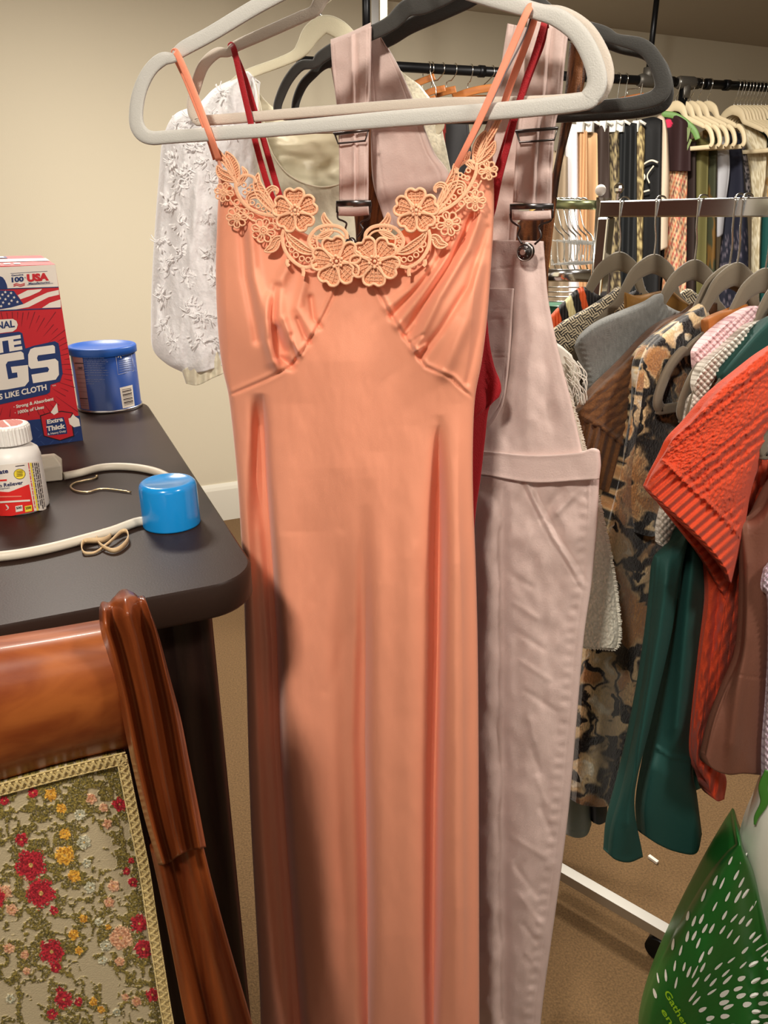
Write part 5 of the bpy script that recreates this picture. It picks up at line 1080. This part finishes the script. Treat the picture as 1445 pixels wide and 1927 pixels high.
# ---------------- small wire rack behind with clear trouser hangers ----------------
PS = Plane((.38, 1.80), (.62, 1.62))
s0 = PS.at(A(1080.), A(384.))[0]
wr_ = thing('shelf_rack', (s0[0], s0[1], 0), 'metal rack with olive reflecting bar and wire shelves behind the overalls', 'rack')
mb = MB(); band(mb, PS, [(985, 382), (1040, 384), (1132, 386)], 18, .012, 0, sm=False, e=.3); mb.build('flat_bar', M('olive_chrome', (126, 130, 96), .25, .8), wr_)
mb = MB(); band(mb, PS, [(1135, 372), (1120, 600), (1070, 1300), (1042, 1700)], [26, 25, 18, 15], .02, 0, sm=False, e=.3); mb.build('upright', chrome, wr_)
mb = MB(); band(mb, PS, [(980, 517), (1112, 519)], 24, .02, 0, sm=False, e=.3)
mb.build('shelf_edge', chrome, wr_)
mb = MB()
for i in range(7): v = 540+i*9; ptube(mb, PS, [(975, v), (1100, v+1)], .0016, -.03-i*.012, sm=False, k=6)
for i in range(9): ptube(mb, PS, [(1000+i*12, 480-i*0), (1010+i*12, 508)], .0014, -.06, sm=False, k=6)
mb.build('shelf_wires', wire, wr_)
o = MB().box(PS.at(A(1045.), A(580.), -.12)[0], (.09, .01, .05), 0, [PS.d, A(0, 0, 1), np.cross(PS.d, zz)]).build('green_folded_cloth', M('deep_green', (22, 66, 44), .8)); tag(o, 'dark green folded cloth on the wire shelf behind the overalls', 'cloth')
MB().ball(PS.at(A(1130.), A(358.))[0], .0115, 0, 16).build('end_ball', M('white_knob', (206, 196, 188), .5), wr_)
clear = M('clear_plastic', (225, 228, 228), .12, trans=.75, ior=1.4, alpha=.75)
def clear_hanger(i, u):
    pl = Plane(tuple(PS.at(A(float(u)), A(384.))[0][:2]), tuple((PS.at(A(float(u)), A(384.))[0]+A(.75, -.66, 0))[:2]))
    t = thing('clear_trouser_hanger', PS.at(A(float(u)), A(384.))[0], 'clear plastic trouser hanger with wire hook on the olive bar', 'hanger', 'clear trouser hangers on the olive bar')
    mb = MB(); ptube(mb, pl, [(u+8, 392), (u+5, 382), (u-2, 374), (u-12, 374), (u-14, 386), (u-10, 410), (u-4, 430), (u+10, 446), (u+12, 470), (u+10, 490)], .0018, .0, n=5, k=6); mb.build('hook', wire, t)
    mb = MB(); band(mb, pl, [(u-14, 452), (u+40, 460), (u+36, 492), (u-12, 498)], 4, .006, 0, closed=True, sm=False, k=8); mb.build('clear_bar', clear, t)
for i, u in enumerate([1050, 1062, 1074, 1083, 1094, 1104]): clear_hanger(i, u)

# ---------------- pipe rail at the back wall ----------------
def railp(u): # rail point at a heading
    r = (u-722.5)/1600.; t = (r*3.05-.04)/(1.55-.46*r); return A(.04+1.55*t, 3.05+.46*t, EYE+.5)
RDD = A(.959, .284, 0); GB = A(.60, -.80, 0)
pipe = M('black_pipe', (30, 30, 32), .35, .7)
rail = thing('pipe_rack', tuple(railp(1290.)[:2])+(0,), 'black pipe clothing rail running along the back wall', 'clothes rail')
ra2 = railp(560.); rb2 = railp(1600.)
MB().tube([ra2, rb2], .0165, 0, 16).build('rail_pipe', pipe, rail)
def post(u, z0, z1, r): p = railp(u); MB().tube([A(p[0], p[1], z0), A(p[0], p[1], z1)], r, 0, 14).build('post', pipe, rail)
post(1289., 0, EYE+.5, .018); post(700., 0, EYE+.5, .018)
p = railp(1218.)
MB().tube([A(p[0], p[1], EYE+.5), A(p[0], p[1], CEIL)], .011, 0, 12).build('ceiling_rod', pipe, rail)
p = railp(690.); MB().tube([A(p[0], p[1], EYE+.5), A(p[0], p[1], CEIL)], .014, 0, 12).build('ceiling_rod', pipe, rail)
fit = M('pipe_fitting', (88, 84, 78), .5, .6)
for u in (1219., 1291.):
    p = railp(u); mb = MB(); mb.tube([p-RDD*.045, p-RDD*.03, p+RDD*.03, p+RDD*.045], [.019, .024, .024, .019], 0, 16); mb.tube([p, p+zz*(.045 if u < 1250 else -.055)], .022, 0, 14); mb.build('fitting', fit, rail)
for u in (905., 1000., 1240., 1262., 1310., 1332., 1368.):
    p = railp(u); MB().tube([p-RDD*.012, p+RDD*.012], .020, 0, 14).build('collar', pipe, rail)
# pale post of a mirror or window frame near the centre
p = railp(715.)+A(0, -.9, 0)
t = thing('pale_post', (p[0], p[1], 0), 'tall pale metal post rising behind the left overalls strap', 'post')
P7 = Plane((-.3, 2.3), (.6, 2.35))
for (a, b, m_) in [((706, 704), 12, chrome), ((722, 722), 12, M('cream_post_paint', (226, 216, 186), .5))]:
    mb = MB(); c1 = P7.at(A(float(a[0])), A(60.))[0]; mb.box((c1[0], c1[1], CEIL/2), (b*.0008, .02, CEIL/2-.002), 0); mb.build('post_face', m_, t)
woodm = M('hanger_wood', (176, 110, 58), .45, wood=((140, 80, 36), (1, 1, 4)))
def hookb(t, u, p, z1, dx=0.):
    # wire hook from p up over the rail
    q = railp(u); g = A(.284, -.959, 0); 
    arc = [q+g*.020*cos(a)+zz*.020*sin(a) for a in np.linspace(-.6, pi+.2, 9)]
    MB().tube(smooth([p, p+zz*.03, (p+q)/2+zz*.0+g*.01]+arc, 2), .0022, 0, 6).build('hook', wire, t)
for (u, v, pth, w_) in [(812, 158, [(772, 162), (796, 152), (818, 144)], 13), (832, 172, [(792, 182), (812, 172), (838, 166)], 13), (855, 172, [(818, 178), (840, 172), (858, 168)], 14), (806, 184, [(796, 192), (820, 184)], 12), (885, 180, [(852, 184), (880, 174), (905, 168), (935, 164)], 15), (925, 182, [(858, 192), (890, 186), (930, 186)], 14), (1212, 186, [(1150, 192), (1180, 184), (1212, 178)], 8)]:
    q = railp(float(u)); pl = Plane(q[:2], (q+A(.85, -.52, 0))[:2]); c = pl.at(A(float(pth[1][0])), A(float(pth[1][1])))[0]
    t = thing('wooden_hanger', c, {812: 'brown wooden hanger bar tilted highest under the left end of the pipe rail', 885: 'long honey wooden hanger just left of the peach strap', 925: 'lower honey wooden hanger beside the peach strap', 1212: 'small wooden hanger seen through the charcoal hanger'}.get(u, 'short brown wooden hanger end clustered under the pipe rail'), 'hanger', None if u in (812, 885, 925, 1212) else 'wooden hangers clustered at the left of the pipe rail')
    mb = MB(); band(mb, pl, pth, w_, .014, 0, e=.35); mb.build('wood_bar', woodm, t); hookb(t, float(u), c, 0)
# cream hangers on the pipe rail
creamh = M('cream_plastic', (224, 206, 170), .5)
def rear_hanger(u, lab, group, uu=None, vn=206):
    q = railp(float(u)); r = rays(A(float(u)-12), A(float(vn)))[0]; neck = A(q[0], q[1], EYE+r[2]*q[1]/r[1])
    t = thing('cream_hanger', neck, lab, 'hanger', group); L_ = Local(neck, GB, np.cross(GB, zz))
    mb = MB(); band(mb, L_, [(x*.86, z*.9-.006) for x, z in HPATH], [q_*1.3 for q_ in HWID], .009, closed=True, n=3, k=8); mb.build('hanger_frame', creamh, t); hookb(t, float(u), neck, 0); return t
for u in (1276, 1290, 1304, 1318, 1336): rear_hanger(u, 'cream plastic hanger bunched right of the rail tee fitting', 'cream hangers right of the rail tee fitting', vn=198)
for u in (1388, 1395, 1400, 1407, 1413, 1419, 1426, 1433, 1440, 1448): rear_hanger(u, 'cream plastic hanger in the tight row at the right end of the rail', 'cream hangers in the tight row at the right end', vn=206)
for u in (1100, 1118, 1143, 1162, 1176, 1205):
    q = railp(float(u)); pl = Plane(q[:2], (q+A(.85, -.52, 0))[:2]); c = pl.at(A(float(u)-6), A(228.))[0]; c = A(q[0], q[1], c[2])
    t = thing('clip_hanger', c, 'clear clip hanger holding trousers or a skirt below the charcoal hanger', 'hanger', 'clip hangers under the charcoal hanger'); hookb(t, float(u), c, 0)
    mb = MB(); band(mb, pl, [(u-16, 232), (u, 228), (u+10, 234)], 6, .01, .03, sm=False); mb.box(pl.at(A(u-8.), A(238.), .04)[0], (.012, .012, .02), 0, [pl.d, pl.n, zz]); mb.build('clips', M('milky_plastic', (222, 220, 212), .3), t)
# green strap hanger
q = railp(1285.); pl = Plane(q[:2], (q+A(.85, -.52, 0))[:2]); c = pl.at(A(1285.), A(215.))[0]
t = thing('green_hanger', c, 'green padded hanger with striped ribbons hanging under the tee fitting', 'hanger')
mb = MB(); band(mb, pl, [(1245, 214), (1270, 218), (1290, 230), (1306, 246), (1313, 262)], [12, 13, 13, 13, 11], .016, .05); mb.build('hanger_frame', M('green_satin', (110, 150, 80), .5), t)
mb = MB(); band(mb, pl, [(1296, 240), (1290, 265), (1278, 295)], [10, 8, 5], .004, .06); band(mb, pl, [(1300, 262), (1290, 285), (1278, 300)], [5, 4, 4], .004, .06); mb.build('ribbon', M('green_ribbon', (120, 136, 84), .6), t); hookb(t, 1285., c, 0)
def mot(c0, c1, sx, sy, th_=.5, sd=3):
    return lambda U, V, s, t: mixc(np.ones(U.shape+(3,))*lin(c0), np.ones(U.shape+(3,))*lin(c1), sstep(th_-.06, th_+.06, fbm(U/sx, V/sy, sd, 3)))
def plaid(U, V, s, t):
    C = np.ones(U.shape+(3,))*lin((222, 190, 150)); x = U*.9+V*.3; y = V*.95-U*.35
    for q_, p_, c_ in ((x, 13., (120, 40, 44)), (y, 17., (60, 40, 44)), (x+5, 13., (214, 120, 80)), (y+8, 17., (190, 60, 66))): C = mixc(C, np.ones(U.shape+(3,))*lin(c_), ((q_ % p_) < 2.6)*.8)
    return mixc(C, np.ones(U.shape+(3,))*lin((178, 34, 54)), sstep(330, 290, V+(U-1262)*.9)*.8)
def vf(p=7., a=.012): return lambda U, V, s, t: a*np.sin(U/p+V/130.)
RG = [ # name, label, category, plane heading, top, bottom, left, right, colour, pleat
 ('black_trousers', 'black garment with a red edge under the wooden hangers', 'trousers', 850, [(826, 222), (850, 220), (880, 220)], [(826, 420), (900, 420)], None, None, lambda U, V, s, t: np.where((U < 838)[..., None], lin((150, 40, 36)), lin((20, 18, 20)))*np.ones(U.shape+(3,)), 9),
 ('pale_yellow_top', 'pale yellow garment glimpsed below the right overalls buckle', 'top', 1012, [(996, 380), (1034, 384)], [(996, 520), (1034, 520)], None, None, solid((226, 190, 112)), 9),
 ('taupe_trousers', 'grey-taupe trousers at the left of the back rail, beside the brown strap', 'trousers', 1060, [(1030, 288), (1048, 284), (1068, 296)], [(1030, 640), (1070, 640)], None, None, solid((140, 122, 100)), 5),
 ('white_trousers', 'white trousers next to the tan corduroys on the back rail', 'trousers', 1078, [(1064, 232), (1086, 234)], [(1062, 640), (1090, 640)], None, None, solid((226, 222, 226)), 6),
 ('tan_corduroys', 'tan corduroy trousers on the back rail, left one of the two tan pairs', 'trousers', 1096, [(1084, 242), (1105, 244)], [(1086, 640), (1112, 640)], None, None, solid((190, 148, 108)), 2.),
 ('tan_corduroys', 'lighter tan trousers on the back rail, right one of the two tan pairs', 'trousers', 1116, [(1104, 250), (1122, 250), (1124, 258)], [(1108, 640), (1132, 640)], None, None, solid((204, 166, 124)), 5.),
 ('dark_brown_top', 'dark brown garment between the tan trousers and the sequined one', 'garment', 1132, [(1118, 232), (1134, 230), (1146, 240)], [(1126, 640), (1150, 640)], None, None, solid((52, 38, 32)), 5.),
 ('sequin_skirt', 'olive and black sequined garment on the back rail', 'skirt', 1150, [(1132, 250), (1148, 244), (1164, 246)], [(1130, 640), (1170, 640)], None, None, mot((58, 48, 38), (150, 134, 98), 3, 4), 5.),
 ('black_pleated_skirt', 'black pleated skirt on the back rail', 'skirt', 1176, [(1158, 240), (1176, 230), (1198, 232)], [(1154, 640), (1198, 640)], None, None, solid((20, 22, 24)), 3.),
 ('gold_patterned_top', 'narrow gold patterned garment between two black ones', 'garment', 1196, [(1196, 232), (1206, 236), (1213, 244)], [(1184, 640), (1206, 640)], None, None, mot((96, 78, 48), (188, 168, 116), 5, 6), 5.),
 ('black_scalloped_top', 'black top edged with a white scalloped line', 'top', 1222, [(1208, 224), (1230, 220), (1246, 226)], [(1196, 640), (1240, 640)], None, None, solid((18, 18, 20)), 8.),
 ('cream_blouse', 'tall cream blouse in the middle of the back rail', 'blouse', 1246, [(1228, 236), (1238, 218), (1250, 222), (1256, 250)], [(1204, 470), (1230, 474), (1256, 466)], [(1228, 236), (1222, 320), (1208, 400), (1204, 470)], [(1256, 250), (1259, 330), (1257, 400), (1256, 466)], solid((226, 204, 178)), 8.),
 ('maroon_top', 'dark maroon top with a pink accent beside the cream blouse', 'top', 1268, [(1246, 226), (1262, 212), (1300, 230)], [(1256, 322), (1300, 322)], None, None, lambda U, V, s, t: np.where(((np.hypot(U-1257, V-232) < 8))[..., None], lin((220, 50, 90)), lin((46, 22, 24)))*np.ones(U.shape+(3,)), 6.),
 ('plaid_dress', 'cream and red plaid dress hanging beside the cream blouse', 'dress', 1278, [(1254, 326), (1272, 306), (1294, 292)], [(1238, 640), (1290, 640)], [(1254, 326), (1252, 440), (1238, 640)], [(1294, 292), (1292, 440), (1290, 640)], plaid, 6.),
 ('dark_skirt', 'very dark skirt between the plaid dress and the olive ones', 'skirt', 1300, [(1290, 268), (1310, 266)], [(1284, 640), (1310, 640)], None, None, solid((44, 30, 26)), 6.),
 ('olive_trousers', 'olive green trousers right of the dark skirt', 'trousers', 1318, [(1300, 262), (1316, 258), (1334, 266)], [(1294, 640), (1326, 640)], None, None, solid((110, 104, 60)), 5.),
 ('gold_brown_trousers', 'brown and gold garment left of the pale grey dress', 'garment', 1332, [(1322, 246), (1338, 242), (1350, 262)], [(1318, 640), (1346, 640)], None, None, mot((110, 78, 30), (58, 60, 40), 8, 30), 6.),
 ('pale_grey_dress', 'pale grey dress with its hem above the chrome bar', 'dress', 1356, [(1350, 262), (1362, 256), (1370, 262)], [(1330, 436), (1340, 444), (1352, 446), (1360, 440)], [(1350, 262), (1344, 320), (1335, 370), (1330, 436)], [(1370, 262), (1373, 320), (1366, 380), (1360, 440)], solid((196, 196, 202)), 8.),
 ('navy_dress', 'navy dress with a speckled lower part on the back rail', 'dress', 1376, [(1366, 250), (1378, 242), (1392, 252)], [(1342, 640), (1404, 640)], [(1366, 250), (1368, 320), (1360, 400), (1342, 640)], [(1392, 252), (1400, 320), (1408, 460), (1404, 640)], lambda U, V, s, t: mixc(np.ones(U.shape+(3,))*lin((24, 26, 44)), np.ones(U.shape+(3,))*lin((104, 96, 108)), sstep(.62, .7, fbm(U/3., V/3., 4, 2))*sstep(420, 450, V)), 7.),
 ('black_lace_top', 'black and grey lace garment beside the navy dress', 'top', 1396, [(1386, 256), (1394, 250), (1402, 268)], [(1392, 400), (1414, 400)], [(1386, 256), (1396, 320), (1392, 400)], [(1402, 268), (1410, 330), (1414, 400)], mot((30, 28, 34), (120, 112, 112), 4, 4), 6.),
 ('ivory_cardigan', 'ivory textured knit cardigan at the right end of the back rail', 'cardigan', 1416, [(1386, 232), (1400, 234), (1422, 244), (1440, 258), (1444, 270)], [(1412, 640), (1428, 640)], [(1386, 232), (1404, 280), (1412, 340), (1414, 400), (1412, 640)], [(1444, 270), (1440, 340), (1430, 420), (1428, 640)], mot((198, 182, 146), (238, 228, 200), 3, 3), 8.),
 ('teal_dress', 'dark teal dress at the right end behind the chrome bar', 'dress', 1440, [(1424, 380), (1460, 376)], [(1420, 640), (1470, 640)], None, None, solid((14, 78, 74)), 8.),
 ('mixed_scarf_top', 'dark green, black and red trimmed top at the far right of the back rail', 'top', 1436, [(1412, 226), (1424, 214), (1470, 236)], [(1436, 270), (1470, 300)], [(1412, 226), (1436, 270)], [(1470, 236), (1470, 300)], mot((20, 20, 24), (30, 70, 52), 12, 5), 8.),
 ('tan_gold_top', 'warm ivory and tan garment at the extreme right of the back rail', 'top', 1446, [(1438, 262), (1470, 270)], [(1430, 420), (1470, 420)], None, None, mot((214, 170, 110), (236, 222, 190), 9, 18), 8.)]
for i, (nm, lab, cat, hu, top, bot, lf, rt, cf, pf) in enumerate(RG):
    q = railp(float(hu)); dd = A(.75, -.66, 0); q = q+A(-dd[1], dd[0], 0)*(0)
    pl = Plane(q[:2], (q+dd)[:2])
    o = garment(nm, lab, cat, pl, top, bot, lf or [top[0], bot[0]], rt or [top[-1], bot[-1]], smoothc, cf, vf(pf, .010), th=.03, nu=34, nv=60, backth=.012)
    if nm == 'black_scalloped_top':
        mb = MB(); ptube(mb, pl, [(1238, 306), (1226, 302), (1213, 308), (1204, 318), (1213, 332), (1208, 342), (1199, 354), (1204, 362), (1222, 358)], .004, .05, k=6); ptube(mb, pl, [(1230, 312), (1218, 330), (1222, 345)], .003, .05, k=6); mb.build('scalloped_edge', M('white_piping', (222, 214, 196), .7), o)

TAPER = 0.
# ---------------- green shopping bag ----------------
PGB = Plane((.4, .95), (.7, .86)); 
bgm = M('green_bag_film', (34, 104, 40), .35, bump=(30, .3)); wbm = M('white_bag_film', (226, 226, 212), .4, bump=(25, .3)); bprint = M('white_bag_print', (240, 240, 232), .45); lime = M('lime_print', (160, 214, 40), .5)
g0 = PGB.at(A(1350.), A(1800.))[0]
bag = thing('shopping_bag', (g0[0], g0[1], 0), 'green reusable shopping bag with white brush dashes in the lower right corner', 'bag')
GL = [(1384, 1588), (1362, 1608), (1330, 1650), (1290, 1716), (1258, 1776), (1228, 1840), (1208, 1900), (1196, 1960), (1190, 2010)]
def bgf(U, V, s, t): return .012*np.sin(U/40.+V/70.)+ridge(U, V, [(1400, 1620), (1420, 1800), (1425, 2000)], 18, -.014)+ridge(U, V, [(1330, 1760), (1310, 1860), (1300, 1990)], 22, .010)
GRt = [(1398, 1596), (1418, 1640), (1434, 1710), (1452, 1790), (1470, 1880), (1490, 2010)]
mb = MB(); cloth(mb, PGB, [(1384, 1588), (1392, 1590), (1398, 1596)], [(1190, 2010), (1340, 2016), (1490, 2010)], GL, GRt, th=.05, fold=bgf, nu=90, nv=120, pw=3, backth=.08); mb.build('bag_front', bgm, bag)
mb = MB(); cloth(mb, PGB, [(1396, 1560), (1420, 1520), (1450, 1470), (1540, 1440)], [(1500, 2010), (1560, 2010)], [(1396, 1560), (1392, 1590), (1415, 1660), (1440, 1760), (1500, 2010)], [(1540, 1440), (1560, 2010)], th=.03, off=-.012, fold=lambda U, V, s, t: .006*np.sin(U/16.+V/50.), nu=50, nv=90); mb.build('bag_side', wbm, bag)
mb = MB(); cloth(mb, PGB, [(1384, 1588), (1400, 1560), (1420, 1532)], [(1392, 1594), (1410, 1570), (1430, 1560)], [(1384, 1588), (1392, 1594)], [(1420, 1532), (1430, 1560)], th=.006, off=-.02, nu=12, nv=10); mb.build('bag_fold', M('grey_bag_film', (180, 172, 162), .5), bag)
mb = MB(); band(mb, PGB, [(1446, 1450), (1436, 1480), (1438, 1510), (1424, 1536), (1420, 1552)], [14, 18, 16, 10, 4], .006, .03); mb.build('bag_handle', M('leaf_green_film', (70, 130, 50), .4), bag)
def bsurf(U, V):
    # height of the bag front at a heading, as modelled above
    l = np.interp(V, [p[1] for p in GL], [p[0] for p in GL]); r = np.interp(V, [p[1] for p in GRt], [p[0] for p in GRt]); s = np.clip((U-l)/(r-l+1e-6), .005, .995)
    return .05*(1-np.abs(2*s-1)**3)**(1/3)+bgf(U, V, s, 0)*np.clip(np.minimum(s, 1-s)*14, 0, 1)
mb = MB(); rg = random.Random(12); cc = A(1262., 1945.)
placed = []
for k in range(1500):
    a = -rg.uniform(.02, 2.05); rr_ = rg.uniform(70, 480); x, y = cc+A(cos(a), sin(a))*rr_
    l = np.interp(y, [p[1] for p in GL], [p[0] for p in GL])+7; r = np.interp(y, [p[1] for p in GRt], [p[0] for p in GRt])-6
    if not (l < x < r and y < 2000): continue
    if 1235 < x < 1300 and y > 1850: continue
    if any(((x-px)*sin(a)-(y-py)*cos(a))**2/70.+((x-px)*cos(a)+(y-py)*sin(a))**2/620. < 1.5 for px, py in placed): continue
    placed.append((x, y)); ln = rg.uniform(9, 14) if a < -.7 else rg.uniform(8, 11); wd = rg.uniform(1.8, 3.) if a < -.7 else rg.uniform(3.6, 5.2); al = a+.12*rg.uniform(-1, 1)+.1
    q = A(cos(al), sin(al)); p = A(-sin(al), cos(al)); C = A(x, y)
    P = A(*[tuple(C+q*ln*cos(t)+p*wd*sin(t)*(1-.25*cos(t))) for t in np.arange(10)*pi/5]); mb.poly(PGB.at(P[:, 0], P[:, 1], bsurf(P[:, 0], P[:, 1])+.0012), 0)
    if len(placed) > 150: break
class BagS:
    n = PGB.n
    @staticmethod
    def at(u, v, off=0.): u = np.asarray(u, float); v = np.asarray(v, float); return PGB.at(u, v, bsurf(u, v)+off)
text(mb, BagS, 'Gather', (1249, 1868), (1288, 1936), 11, .0025, 1, .015); text(mb, BagS, 'enjoy', (1243, 1902), (1284, 1966), 10, .0025, 1, .015)
mb.build('bag_print', [bprint, lime], bag)
o = MB().box(Floor(.004).at(A(1229.), A(1617.))[0], (.004, .012, .003), 0, [A(.8, .6, 0), A(-.6, .8, 0), zz]).build('paper_scrap', mW); tag(o, 'tiny white scrap lying on the brown carpet', 'scrap')
